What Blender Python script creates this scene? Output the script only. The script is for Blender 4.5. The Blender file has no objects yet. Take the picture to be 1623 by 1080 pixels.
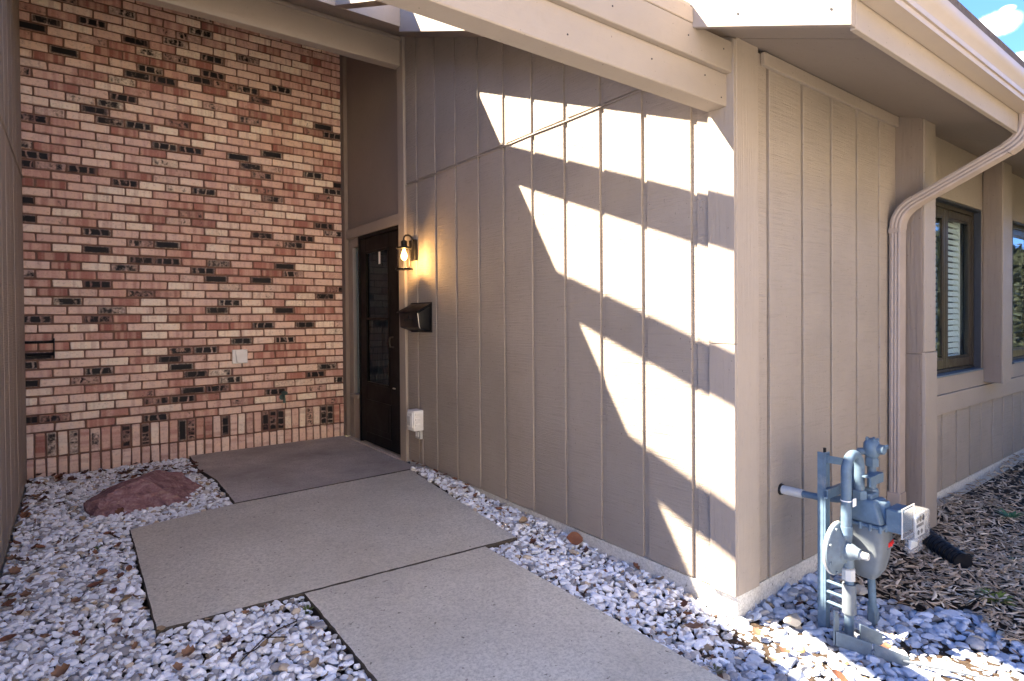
import bpy, bmesh, math, random
import numpy as np
from mathutils import Vector, Matrix

random.seed(7)
rng = np.random.default_rng(11)
SC = bpy.context.scene
COL = SC.collection
R = math.radians

# ------------------------------------------------------------------ camera
EYE = Vector((0.0, 0.0, 1.27))
YAW, PITCH, ROLL = R(36.79), R(-0.6513), R(0.4565)
_r = Vector((math.cos(YAW), -math.sin(YAW), 0))
_f0 = Vector((math.sin(YAW), math.cos(YAW), 0))
_u = Vector((0, 0, 1))
FWD = math.cos(PITCH) * _f0 + math.sin(PITCH) * _u
_d = -(math.cos(PITCH) * _u - math.sin(PITCH) * _f0)
RT = math.cos(ROLL) * _r + math.sin(ROLL) * _d
DN = -math.sin(ROLL) * _r + math.cos(ROLL) * _d
cd = bpy.data.cameras.new('camera')
cam = bpy.data.objects.new('camera', cd)
COL.objects.link(cam)
m3 = Matrix((RT, -DN, -FWD)).transposed()
cam.matrix_world = Matrix.Translation(EYE) @ m3.to_4x4()
cd.sensor_width = 36.0
cd.lens = 927.285 / 1623 * 36.0
cd.shift_y = -(540 - 513.03) / 1623
cd.clip_start = 0.02
cd.clip_end = 3000
SC.camera = cam

# ------------------------------------------------------------------ sky and sun
SUN = Vector((1.005, -1.0, -1.589)).normalized()          # direction the light travels
EL = math.asin(-SUN.z)
AZ = math.atan2(-SUN.x, -SUN.y)                            # compass angle of the sun from +Y towards +X
world = bpy.data.worlds.new('World')
SC.world = world
world.use_nodes = True
wn, wl = world.node_tree.nodes, world.node_tree.links
wn.clear()
wout = wn.new('ShaderNodeOutputWorld')
bg = wn.new('ShaderNodeBackground')
bg.inputs['Strength'].default_value = 0.085
sky = wn.new('ShaderNodeTexSky')
sky.sky_type = 'NISHITA'
sky.sun_disc = False
sky.sun_elevation = EL
sky.sun_rotation = AZ
sky.altitude = 300
sky.air_density = 0.22
sky.dust_density = 0.0
sky.ozone_density = 10.0
tc = wn.new('ShaderNodeTexCoord')
nz = wn.new('ShaderNodeTexNoise')
nz.inputs['Scale'].default_value = 16.0
nz.inputs['Detail'].default_value = 6.0
nz.inputs['Roughness'].default_value = 0.6
wl.new(tc.outputs['Generated'], nz.inputs['Vector'])
# small fair-weather clouds scattered over the whole sky: (azimuth deg from +Y to +X, elevation deg, width)
clouds = [(76.15, 20.7, .034), (77.9, 17.9, .022), (77.03, 21.5, .010), (66, 26, .05), (98, 30, .06), (118, 22, .08), (140, 35, .07), (165, 24, .10),
          (190, 40, .08), (215, 27, .09), (240, 36, .07), (262, 20, .09), (290, 30, .06), (350, 44, .05), (20, 33, .06), (130, 55, .05)]
prev = None
for az, el, wd in clouds:
    c = Vector((math.sin(R(az)) * math.cos(R(el)), math.cos(R(az)) * math.cos(R(el)), math.sin(R(el))))
    sb = wn.new('ShaderNodeVectorMath'); sb.operation = 'SUBTRACT'
    wl.new(tc.outputs['Generated'], sb.inputs[0]); sb.inputs[1].default_value = c
    sq = wn.new('ShaderNodeVectorMath'); sq.operation = 'MULTIPLY'
    wl.new(sb.outputs[0], sq.inputs[0]); sq.inputs[1].default_value = (1, 1, 1.9)
    ln = wn.new('ShaderNodeVectorMath'); ln.operation = 'LENGTH'
    wl.new(sq.outputs[0], ln.inputs[0])
    mr = wn.new('ShaderNodeMapRange')
    mr.inputs['From Min'].default_value = wd * 1.3; mr.inputs['From Max'].default_value = wd * 0.2
    wl.new(ln.outputs['Value'], mr.inputs['Value'])
    if prev is None:
        prev = mr.outputs[0]
    else:
        mx = wn.new('ShaderNodeMath'); mx.operation = 'MAXIMUM'
        wl.new(prev, mx.inputs[0]); wl.new(mr.outputs[0], mx.inputs[1]); prev = mx.outputs[0]
ad = wn.new('ShaderNodeMath'); ad.operation = 'ADD'
wl.new(prev, ad.inputs[0]); wl.new(nz.outputs['Fac'], ad.inputs[1])
cm = wn.new('ShaderNodeMapRange'); cm.interpolation_type = 'SMOOTHSTEP'
cm.inputs['From Min'].default_value = 0.88; cm.inputs['From Max'].default_value = 1.35
wl.new(ad.outputs[0], cm.inputs['Value'])
mxc = wn.new('ShaderNodeMixRGB')
wl.new(cm.outputs[0], mxc.inputs['Fac'])
blue = wn.new('ShaderNodeMixRGB'); blue.blend_type = 'MULTIPLY'; blue.inputs['Fac'].default_value = 1.0
wl.new(sky.outputs[0], blue.inputs['Color1']); blue.inputs['Color2'].default_value = (0.85, 0.86, 0.80, 1)
wl.new(blue.outputs[0], mxc.inputs['Color1'])
mxc.inputs['Color2'].default_value = (2.2, 2.25, 2.35, 1)
wl.new(mxc.outputs[0], bg.inputs['Color'])
wl.new(bg.outputs[0], wout.inputs['Surface'])

sd = bpy.data.lights.new('sun', 'SUN')
sd.energy = 2.0
sd.angle = R(0.5)
sd.color = (1.0, 0.85, 0.63)
sun = bpy.data.objects.new('sun', sd)
COL.objects.link(sun)
sun.rotation_euler = SUN.to_track_quat('-Z', 'Y').to_euler()
SC.view_settings.view_transform = 'Standard'
SC.view_settings.look = 'None'
SC.view_settings.gamma = 1
SC.view_settings.use_curve_mapping = False
SC.view_settings.exposure = 4.7
SC.cycles.diffuse_bounces = 8
SC.cycles.max_bounces = 14
SC.cycles.transparent_max_bounces = 16

# ------------------------------------------------------------------ helpers
ORIG = {}


def empty(name, loc, parent=None):
    o = bpy.data.objects.new(name, None)
    o.empty_display_size = 0.1
    COL.objects.link(o)
    w = Vector(loc)
    if parent is not None:
        o.parent = parent
        o.location = w - ORIG[parent.name]
    else:
        o.location = w
    ORIG[o.name] = w
    return o


def tag(o, label=None, cat=None, group=None, kind=None):
    if label: o['label'] = label
    if cat: o['category'] = cat
    if group: o['group'] = group
    if kind: o['kind'] = kind
    return o


def thing(name, loc, label, cat, group=None, kind=None):
    return tag(empty(name, loc), label, cat, group, kind or 'thing')


class MB:
    """collects shapes in world coordinates and links them as one mesh object"""
    def __init__(s):
        s.v, s.f = [], []

    def add(s, v, f):
        n = len(s.v)
        s.v += [tuple(p) for p in v]
        s.f += [tuple(i + n for i in q) for q in f]
        return s

    def hexa(s, c, b=0.0, seg=1):
        """8 corners: bottom 4 counter-clockwise, top 4 above them"""
        q = [(3, 2, 1, 0), (4, 5, 6, 7), (0, 1, 5, 4), (1, 2, 6, 5), (2, 3, 7, 6), (3, 0, 4, 7)]
        if b <= 0:
            return s.add(c, q)
        bm = bmesh.new()
        vs = [bm.verts.new(p) for p in c]
        for k in q:
            bm.faces.new([vs[i] for i in k])
        bmesh.ops.bevel(bm, geom=bm.edges[:], offset=b, segments=seg, affect='EDGES', profile=0.5)
        bm.verts.index_update()
        v = [tuple(x.co) for x in bm.verts]
        f = [tuple(x.index for x in fc.verts) for fc in bm.faces]
        bm.free()
        return s.add(v, f)

    def box(s, x0, x1, y0, y1, z0, z1, b=0.0, seg=1):
        return s.hexa([(x0, y0, z0), (x1, y0, z0), (x1, y1, z0), (x0, y1, z0), (x0, y0, z1), (x1, y0, z1), (x1, y1, z1), (x0, y1, z1)], b, seg)

    def slope(s, x0, x1, y0, y1, d0, d1, b=0.0):
        """box whose bottom is roof line + d0 and top roof line + d1"""
        a, c = zr(y0), zr(y1)
        return s.hexa([(x0, y0, a + d0), (x1, y0, a + d0), (x1, y1, c + d0), (x0, y1, c + d0), (x0, y0, a + d1), (x1, y0, a + d1), (x1, y1, c + d1), (x0, y1, c + d1)], b)

    def tube(s, path, r, n=12, cap=True):
        path = [Vector(p) for p in path]
        rs = r if isinstance(r, (list, tuple)) else [r] * len(path)
        rings = []
        t0 = (path[1] - path[0]).normalized()
        ref = Vector((0, 0, 1)) if abs(t0.z) < 0.9 else Vector((1, 0, 0))
        a = t0.cross(ref).normalized()
        for i, p in enumerate(path):
            if i == 0: t = path[1] - p
            elif i == len(path) - 1: t = p - path[i - 1]
            else: t = (path[i + 1] - p).normalized() + (p - path[i - 1]).normalized()
            t.normalize()
            a = (a - t * a.dot(t)).normalized()
            bb = t.cross(a)
            rings.append([p + (a * math.cos(2 * math.pi * k / n) + bb * math.sin(2 * math.pi * k / n)) * rs[i] for k in range(n)])
        v = [q for rg in rings for q in rg]
        f = []
        for i in range(len(rings) - 1):
            for k in range(n):
                k2 = (k + 1) % n
                f.append((i * n + k, i * n + k2, (i + 1) * n + k2, (i + 1) * n + k))
        if cap:
            f.append(tuple(range(n - 1, -1, -1)))
            f.append(tuple((len(rings) - 1) * n + k for k in range(n)))
        return s.add(v, f)

    def lathe(s, prof, c, axis=(0, 0, 1), n=24):
        """prof: list of (radius, height along axis)"""
        ax = Vector(axis).normalized()
        ref = Vector((0, 0, 1)) if abs(ax.z) < 0.9 else Vector((1, 0, 0))
        a = ax.cross(ref).normalized(); b = ax.cross(a)
        c = Vector(c)
        v, f = [], []
        for (r, h) in prof:
            for k in range(n):
                t = 2 * math.pi * k / n
                v.append(c + ax * h + (a * math.cos(t) + b * math.sin(t)) * max(r, 1e-4))
        m = len(prof)
        for i in range(m - 1):
            for k in range(n):
                k2 = (k + 1) % n
                f.append((i * n + k, i * n + k2, (i + 1) * n + k2, (i + 1) * n + k))
        f.append(tuple(range(n - 1, -1, -1)))
        f.append(tuple((m - 1) * n + k for k in range(n)))
        return s.add(v, f)

    def prism(s, prof, o, ux, uy, uz, ln):
        """profile in the plane (ux, uy) extruded ln along uz"""
        o, ux, uy, uz = Vector(o), Vector(ux), Vector(uy), Vector(uz)
        n = len(prof)
        v = [o + ux * p[0] + uy * p[1] for p in prof] + [o + ux * p[0] + uy * p[1] + uz * ln for p in prof]
        f = [tuple(range(n - 1, -1, -1)), tuple(range(n, 2 * n))]
        for k in range(n):
            k2 = (k + 1) % n
            f.append((k, k2, n + k2, n + k))
        return s.add(v, f)

    def build(s, name, mat, parent=None, smooth=35, fix=True):
        me = bpy.data.meshes.new(name)
        v = np.array(s.v, float)
        ctr = Vector(((v.min(0) + v.max(0)) / 2).tolist())
        me.from_pydata([(p[0] - ctr.x, p[1] - ctr.y, p[2] - ctr.z) for p in s.v], [], s.f)
        if fix:
            bm = bmesh.new(); bm.from_mesh(me)
            bmesh.ops.recalc_face_normals(bm, faces=bm.faces)
            bm.to_mesh(me); bm.free()
        me.materials.append(mat)
        if smooth:
            me.shade_smooth()
            me.set_sharp_from_angle(angle=R(smooth))
        o = bpy.data.objects.new(name, me)
        COL.objects.link(o)
        if parent is not None:
            o.parent = parent
            o.location = ctr - ORIG[parent.name]
        else:
            o.location = ctr
        ORIG[o.name] = ctr
        return o


def raw_mesh(name, V, F, mat, attr=None, ctr=(0, 0, 0), smooth=False):
    """triangle soup from numpy arrays, with one colour attribute per vertex"""
    me = bpy.data.meshes.new(name)
    V = np.asarray(V, np.float32) - np.asarray(ctr, np.float32)
    F = np.asarray(F, np.int32)
    me.vertices.add(len(V)); me.vertices.foreach_set('co', V.ravel())
    me.loops.add(F.size); me.loops.foreach_set('vertex_index', F.ravel())
    me.polygons.add(len(F)); me.polygons.foreach_set('loop_start', np.arange(0, F.size, F.shape[1], dtype=np.int32))
    if smooth:
        me.polygons.foreach_set('use_smooth', np.ones(len(F), bool))
    else:
        me.polygons.foreach_set('use_smooth', np.zeros(len(F), bool))
    me.update(calc_edges=True)
    if attr is not None:
        a = me.color_attributes.new('Col', 'FLOAT_COLOR', 'POINT')
        a.data.foreach_set('color', np.concatenate([attr, np.ones((len(attr), 1))], 1).astype(np.float32).ravel())
    me.materials.append(mat)
    o = bpy.data.objects.new(name, me)
    COL.objects.link(o)
    o.location = ctr
    ORIG[o.name] = Vector(ctr)
    return o


# ------------------------------------------------------------------ materials
class NT:
    def __init__(s, name):
        s.m = bpy.data.materials.new(name); s.m.use_nodes = True
        s.n, s.l = s.m.node_tree.nodes, s.m.node_tree.links
        s.b = s.n['Principled BSDF']
        s.pos = s.n.new('ShaderNodeNewGeometry').outputs['Position']

    def node(s, t, **kw):
        x = s.n.new(t)
        for k, v in kw.items(): setattr(x, k, v)
        return x

    def put(s, x, key, val):
        if hasattr(val, 'links') or hasattr(val, 'is_linked'): s.l.new(val, x.inputs[key])
        else: x.inputs[key].default_value = val

    def scaled(s, vec, sc):
        x = s.node('ShaderNodeVectorMath', operation='MULTIPLY')
        s.l.new(vec, x.inputs[0]); x.inputs[1].default_value = sc
        return x.outputs[0]

    def noise(s, sc=5.0, det=4.0, rough=0.55, vec=None, stretch=None, dist=0.0):
        vec = vec if vec is not None else s.pos
        if stretch: vec = s.scaled(vec, stretch)
        x = s.node('ShaderNodeTexNoise')
        s.l.new(vec, x.inputs['Vector'])
        x.inputs['Scale'].default_value = sc; x.inputs['Detail'].default_value = det
        x.inputs['Roughness'].default_value = rough; x.inputs['Distortion'].default_value = dist
        return x.outputs['Fac']

    def rng(s, val, a, b, c=0.0, d=1.0, smooth=False):
        x = s.node('ShaderNodeMapRange')
        if smooth: x.interpolation_type = 'SMOOTHSTEP'
        s.put(x, 'Value', val)
        x.inputs['From Min'].default_value = a; x.inputs['From Max'].default_value = b
        x.inputs['To Min'].default_value = c; x.inputs['To Max'].default_value = d
        return x.outputs[0]

    def math(s, op, a, b=0.0):
        x = s.node('ShaderNodeMath', operation=op)
        s.put(x, 0, a); s.put(x, 1, b)
        return x.outputs[0]

    def mix(s, fac, a, b, mode='MIX'):
        x = s.node('ShaderNodeMixRGB', blend_type=mode)
        for k, v in ((0, fac), (1, a), (2, b)):
            if isinstance(v, tuple) and len(v) == 3: v = (*v, 1)
            s.put(x, k, v)
        return x.outputs[0]

    def ramp(s, val, stops):
        x = s.node('ShaderNodeValToRGB')
        s.put(x, 0, val)
        e = x.color_ramp.elements
        while len(e) < len(stops): e.new(0.5)
        for el, (p, c) in zip(e, stops):
            el.position = p; el.color = (*c, 1)
        return x.outputs[0]

    def bump(s, h, strength=0.3, dist=0.01, prev=None):
        x = s.node('ShaderNodeBump')
        x.inputs['Strength'].default_value = strength; x.inputs['Distance'].default_value = dist
        s.put(x, 'Height', h)
        if prev is not None: s.l.new(prev, x.inputs['Normal'])
        return x.outputs[0]

    def done(s, col, rough=0.6, nrm=None, metal=0.0, spec=None):
        if isinstance(col, tuple) and len(col) == 3: col = (*col, 1)
        s.put(s.b, 'Base Color', col); s.put(s.b, 'Roughness', rough)
        s.b.inputs['Metallic'].default_value = metal
        s.b.inputs['Specular IOR Level'].default_value = 0.18 if spec is None else spec
        if nrm is not None: s.l.new(nrm, s.b.inputs['Normal'])
        return s.m


def paint(name, col, grain='saw', var=0.10, rough=0.62, amt=1.0):
    """taupe house paint over rough sawn wood"""
    t = NT(name)
    big = t.noise(1.3, 5, 0.6)
    fine = t.noise(26, 4, 0.6)
    c0 = tuple(x * (1 - var) for x in col); c1 = tuple(min(1, x * (1 + var)) for x in col)
    c = t.mix(t.rng(big, 0.3, 0.7), c0, c1)
    oi = t.node('ShaderNodeObjectInfo')
    c = t.mix(1.0, c, t.ramp(oi.outputs['Random'], [(0, (0.93, 0.93, 0.93)), (1, (1.04, 1.03, 1.02))]), 'MULTIPLY')
    c = t.mix(t.math('MULTIPLY', t.rng(fine, 0.55, 0.8), 0.25), c, tuple(x * 0.72 for x in col))
    if grain == 'saw':       # fine saw kerfs running across vertical boards
        h = t.noise(1.0, 5, 0.7, stretch=(5, 5, 105))
        g = t.noise(1.0, 4, 0.6, stretch=(70, 70, 2.5), dist=0.6)
        hh = t.math('ADD', t.math('MULTIPLY', h, 0.9), t.math('MULTIPLY', g, 0.35))
        c = t.mix(t.math('MULTIPLY', t.rng(h, 0.55, 0.72), 0.38), c, tuple(x * 0.62 for x in col))
        nr = t.bump(hh, 0.9 * amt, 0.008)
    elif grain == 'vert':
        g = t.noise(1.0, 6, 0.65, stretch=(55, 55, 2.2), dist=1.2)
        c = t.mix(t.math('MULTIPLY', t.rng(g, 0.6, 0.75), 0.3), c, tuple(x * 0.62 for x in col))
        nr = t.bump(g, 0.6 * amt, 0.006)
    elif grain == 'long':    # grain along X or Y beams
        g = t.noise(1.0, 6, 0.65, stretch=(3.0, 3.0, 60), dist=0.7)
        p = t.noise(90, 3, 0.6)
        nr = t.bump(t.math('ADD', g, t.math('MULTIPLY', p, 0.4)), 0.35 * amt, 0.004)
    else:
        p = t.noise(110, 4, 0.65)
        nr = t.bump(p, 0.4 * amt, 0.003)
    # scattered old nail heads and chips
    ch = t.noise(75, 2, 0.4)
    c = t.mix(t.math('MULTIPLY', t.rng(ch, 0.745, 0.76), 0.6), c, (0.07, 0.05, 0.04))
    return t.done(c, rough, nr, spec=0.12)


TAUPE = (0.300, 0.264, 0.236)
M = {}
M['siding'] = paint('siding paint', TAUPE, 'saw')
M['groove'] = paint('shade groove paint', (0.085, 0.072, 0.063), 'saw')  # dark sheathing colour stands in for shade inside the front wall grooves
M['trim'] = paint('trim paint', (0.305, 0.267, 0.238), 'vert', 0.06)
M['rough_post'] = paint('darkened rough paint', (0.195, 0.164, 0.147), 'vert', 0.08, amt=1.6)  # rough wood, its colour deepened for the shaded west faces of posts and fin
M['beam'] = paint('beam paint', (0.310, 0.270, 0.238), 'long', 0.06)
M['stucco_soffit'] = paint('soffit paint', (0.27, 0.23, 0.205), 'stipple', 0.05, 0.7)
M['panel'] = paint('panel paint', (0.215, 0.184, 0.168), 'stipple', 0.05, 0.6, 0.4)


def simple(name, col, rough=0.5, metal=0.0, noise=0.12, sc=30, bump=0.1, spec=None):
    t = NT(name)
    n = t.noise(sc, 4, 0.6)
    c = t.mix(t.rng(n, 0.3, 0.7), tuple(x * (1 - noise) for x in col), tuple(min(1, x * (1 + noise)) for x in col))
    r = t.rng(n, 0.3, 0.7, max(0, rough - 0.08), min(1, rough + 0.08))
    return t.done(c, r, t.bump(n, bump, 0.002), metal, spec)


M['black_metal'] = simple('black metal', (0.014, 0.013, 0.014), 0.42, 0.3)
M['black_paint'] = simple('black gloss paint', (0.007, 0.007, 0.008), 0.42, 0.0, 0.1, 12, 0.04, spec=0.3)
M['door'] = simple('dark brown door enamel', (0.0045, 0.0048, 0.0055), 0.45, 0.0, 0.1, 6, 0.03, spec=0.10)
M['bronze'] = simple('bronze window frame', (0.045, 0.038, 0.031), 0.38, 0.2, 0.12, 14, 0.04)
M['jamb'] = simple('dark navy jamb liner', (0.030, 0.036, 0.050), 0.5)
M['gutter'] = simple('taupe gutter aluminium', (0.36, 0.312, 0.275), 0.38, 0.0, 0.05, 9, 0.02)
M['spout'] = simple('downspout enamel', (0.27, 0.23, 0.212), 0.38, 0.0, 0.07, 12, 0.04)
M['white_plastic'] = simple('white plastic', (0.74, 0.74, 0.73), 0.4, 0.0, 0.05, 20, 0.03)
M['grey_plastic'] = simple('grey plastic', (0.42, 0.43, 0.43), 0.45)
def worn(name, col, rough):
    t = NT(name)
    n = t.noise(22, 5, 0.65); q = t.noise(60, 4, 0.7); w = t.noise(9, 5, 0.7)
    c = t.mix(t.rng(n, 0.3, 0.7), tuple(x * .8 for x in col), tuple(x * 1.2 for x in col))
    c = t.mix(t.math('MULTIPLY', t.rng(w, 0.56, 0.72), 0.45), c, (0.26, 0.27, 0.28))
    c = t.mix(t.math('MULTIPLY', t.rng(q, 0.67, 0.72), 0.8), c, (0.13, 0.065, 0.035))
    return t.done(c, t.rng(n, .3, .7, rough - .08, rough + .15), t.bump(q, .25, .002))


M['meter_blue'] = worn('blue grey meter enamel', (0.085, 0.132, 0.19), 0.40)
M['meter_grey'] = simple('grey meter casting', (0.115, 0.135, 0.16), 0.40, 0.0, 0.10, 22, 0.10)
M['galv'] = worn('weathered pale steel', (0.105, 0.14, 0.18), 0.5)
M['white_fitting'] = simple('white pipe fitting', (0.42, 0.43, 0.44), 0.45, 0.0, 0.08)
M['hose'] = simple('black corrugated plastic', (0.010, 0.011, 0.015), 0.38, 0.0, 0.1, 20, 0.05)
M['shingle'] = simple('brown shingles', (0.11, 0.09, 0.08), 0.9, 0.0, 0.3, 40, 0.6)
M['brass'] = simple('weathered brass tap', (0.10, 0.16, 0.15), 0.5, 0.6)
M['red_mark'] = simple('red logo print', (0.62, 0.03, 0.03), 0.5)
M['ink'] = simple('black dial print', (0.02, 0.02, 0.025), 0.5)
M['silver'] = simple('worn steel', (0.62, 0.60, 0.56), 0.35, 0.9)
M['blind'] = simple('white blind slat', (0.82, 0.80, 0.77), 0.5)
M['curtain'] = simple('grey curtain', (0.30, 0.34, 0.35), 0.8)
M['dark_room'] = simple('room wall', (0.42, 0.43, 0.43), 0.9)


def glass(name, tint=(0.85, 0.92, 0.92), rough=0.0):
    t = NT(name)
    b = t.b
    b.inputs['Base Color'].default_value = (*tint, 1)
    b.inputs['Transmission Weight'].default_value = 1.0
    b.inputs['Roughness'].default_value = rough
    b.inputs['IOR'].default_value = 1.45
    return t.m


def thin_glass(name, tint, refl):
    """a thin pane: straight-through tint plus fresnel reflection"""
    t = NT(name)
    tr = t.node('ShaderNodeBsdfTransparent'); tr.inputs[0].default_value = (*tint, 1)
    gl = t.node('ShaderNodeBsdfGlossy'); gl.inputs['Roughness'].default_value = 0.02
    gl.inputs['Color'].default_value = (refl, refl, refl, 1)
    fr = t.node('ShaderNodeFresnel'); fr.inputs[0].default_value = 1.5
    mx = t.node('ShaderNodeMixShader')
    bf = t.node('ShaderNodeNewGeometry').outputs['Backfacing']      # reflect once, on the side that faces the eye
    t.l.new(t.math('MULTIPLY', fr.outputs[0], t.math('SUBTRACT', 1.0, bf)), mx.inputs[0]); t.l.new(tr.outputs[0], mx.inputs[1]); t.l.new(gl.outputs[0], mx.inputs[2])
    t.l.new(mx.outputs[0], t.n['Material Output'].inputs['Surface'])
    return t.m


M['pane'] = thin_glass('window glass', (0.88, 0.96, 0.98), 0.6)
M['door_glass'] = thin_glass('storm door glass', (0.42, 0.50, 0.54), 0.35)
M['clear'] = thin_glass('clear lantern glass', (0.95, 0.93, 0.88), 0.8)
M['clear_plastic'] = thin_glass('clear index cover', (0.84, 0.86, 0.90), 1.0)
_m = M['clear_plastic'].node_tree
_d = _m.nodes.new('ShaderNodeBsdfDiffuse'); _d.inputs[0].default_value = (.62, .63, .68, 1)
_x = _m.nodes.new('ShaderNodeMixShader'); _x.inputs[0].default_value = .12
_o = _m.nodes['Material Output']
_m.links.new(_o.inputs['Surface'].links[0].from_socket, _x.inputs[1]); _m.links.new(_d.outputs[0], _x.inputs[2]); _m.links.new(_x.outputs[0], _o.inputs['Surface'])
t = NT('lamp filament glow')
t.b.inputs['Emission Color'].default_value = (1.0, 0.56, 0.17, 1)
t.b.inputs['Emission Strength'].default_value = 4.0
M['bulb'] = t.done((0.9, 0.7, 0.4), 0.3)

M['cream'] = paint('cream house paint', (0.78, 0.71, 0.60), 'saw', 0.05)
M['dark_glass'] = simple('dark far glass', (0.02, 0.025, 0.03), 0.06)
# concrete
def concrete(name, col, stain, sc=1.0, dark=0.25, crack=0.0):
    t = NT(name)
    a = t.noise(1.1 * sc, 6, 0.62); b = t.noise(85, 4, 0.8); d = t.noise(5, 6, 0.7, dist=0.8)
    c = t.mix(t.rng(a, 0.35, 0.68), col, stain)
    c = t.mix(t.math('MULTIPLY', t.rng(b, 0.44, 0.64), 0.8), c, tuple(x * 0.52 for x in col))
    ag = t.noise(38, 3, 0.75)
    c = t.mix(t.math('MULTIPLY', t.rng(ag, 0.52, 0.70), 0.45), c, tuple(x * 0.50 for x in col))
    if crack:
        cv = t.node('ShaderNodeTexVoronoi', feature='DISTANCE_TO_EDGE'); cv.inputs['Scale'].default_value = 0.55
        dv = t.node('ShaderNodeVectorMath', operation='ADD')
        nn = t.node('ShaderNodeTexNoise'); nn.inputs['Scale'].default_value = 3.0; nn.inputs['Detail'].default_value = 6
        t.l.new(t.pos, nn.inputs['Vector'])
        t.l.new(t.pos, dv.inputs[0]); t.l.new(t.scaled(nn.outputs['Color'], (.35, .35, .35)), dv.inputs[1]); t.l.new(dv.outputs[0], cv.inputs['Vector'])
        c = t.mix(t.math('MULTIPLY', t.rng(cv.outputs['Distance'], 0.006, 0.0), t.math('MULTIPLY', t.rng(a, 0.42, 0.6), crack)), c, (0.06, 0.05, 0.045))
        sm = t.noise(2.3, 7, 0.75, dist=1.5)
        c = t.mix(t.math('MULTIPLY', t.rng(sm, 0.56, 0.72), 0.5), c, tuple(x * 0.48 for x in col))
    c = t.mix(t.math('MULTIPLY', t.rng(d, 0.62, 0.8), dark), c, tuple(x * 0.35 for x in col))
    pit = t.noise(46, 2, 0.5)
    c = t.mix(t.math('MULTIPLY', t.rng(pit, 0.70, 0.74), 0.65), c, (0.06, 0.05, 0.045))
    w = t.noise(58, 2, 0.4)
    c = t.mix(t.math('MULTIPLY', t.rng(w, 0.72, 0.78), 0.5), c, (0.6, 0.58, 0.54))
    h = t.math('SUBTRACT', b, t.math('MULTIPLY', t.rng(pit, 0.68, 0.74), 1.2))
    return t.done(c, 0.88, t.bump(h, 0.5, 0.004))


M['slab'] = concrete('broomed concrete', (0.70, 0.675, 0.60), (0.53, 0.50, 0.43), crack=0.12)
M['old_slab'] = concrete('old smooth concrete', (0.58, 0.55, 0.52), (0.31, 0.28, 0.265), 1.5, 0.5, 0.2)
M['drive'] = concrete('pale driveway concrete', (0.58, 0.51, 0.42), (0.52, 0.45, 0.37), 0.5, 0.1)
M['slab_side'] = concrete('earth stained slab side', (0.10, 0.085, 0.07), (0.05, 0.042, 0.035), 3.0, 0.3)
M['foundation'] = concrete('pale painted foundation', (0.62, 0.61, 0.59), (0.52, 0.505, 0.48), 2.0, 0.12)

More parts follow.
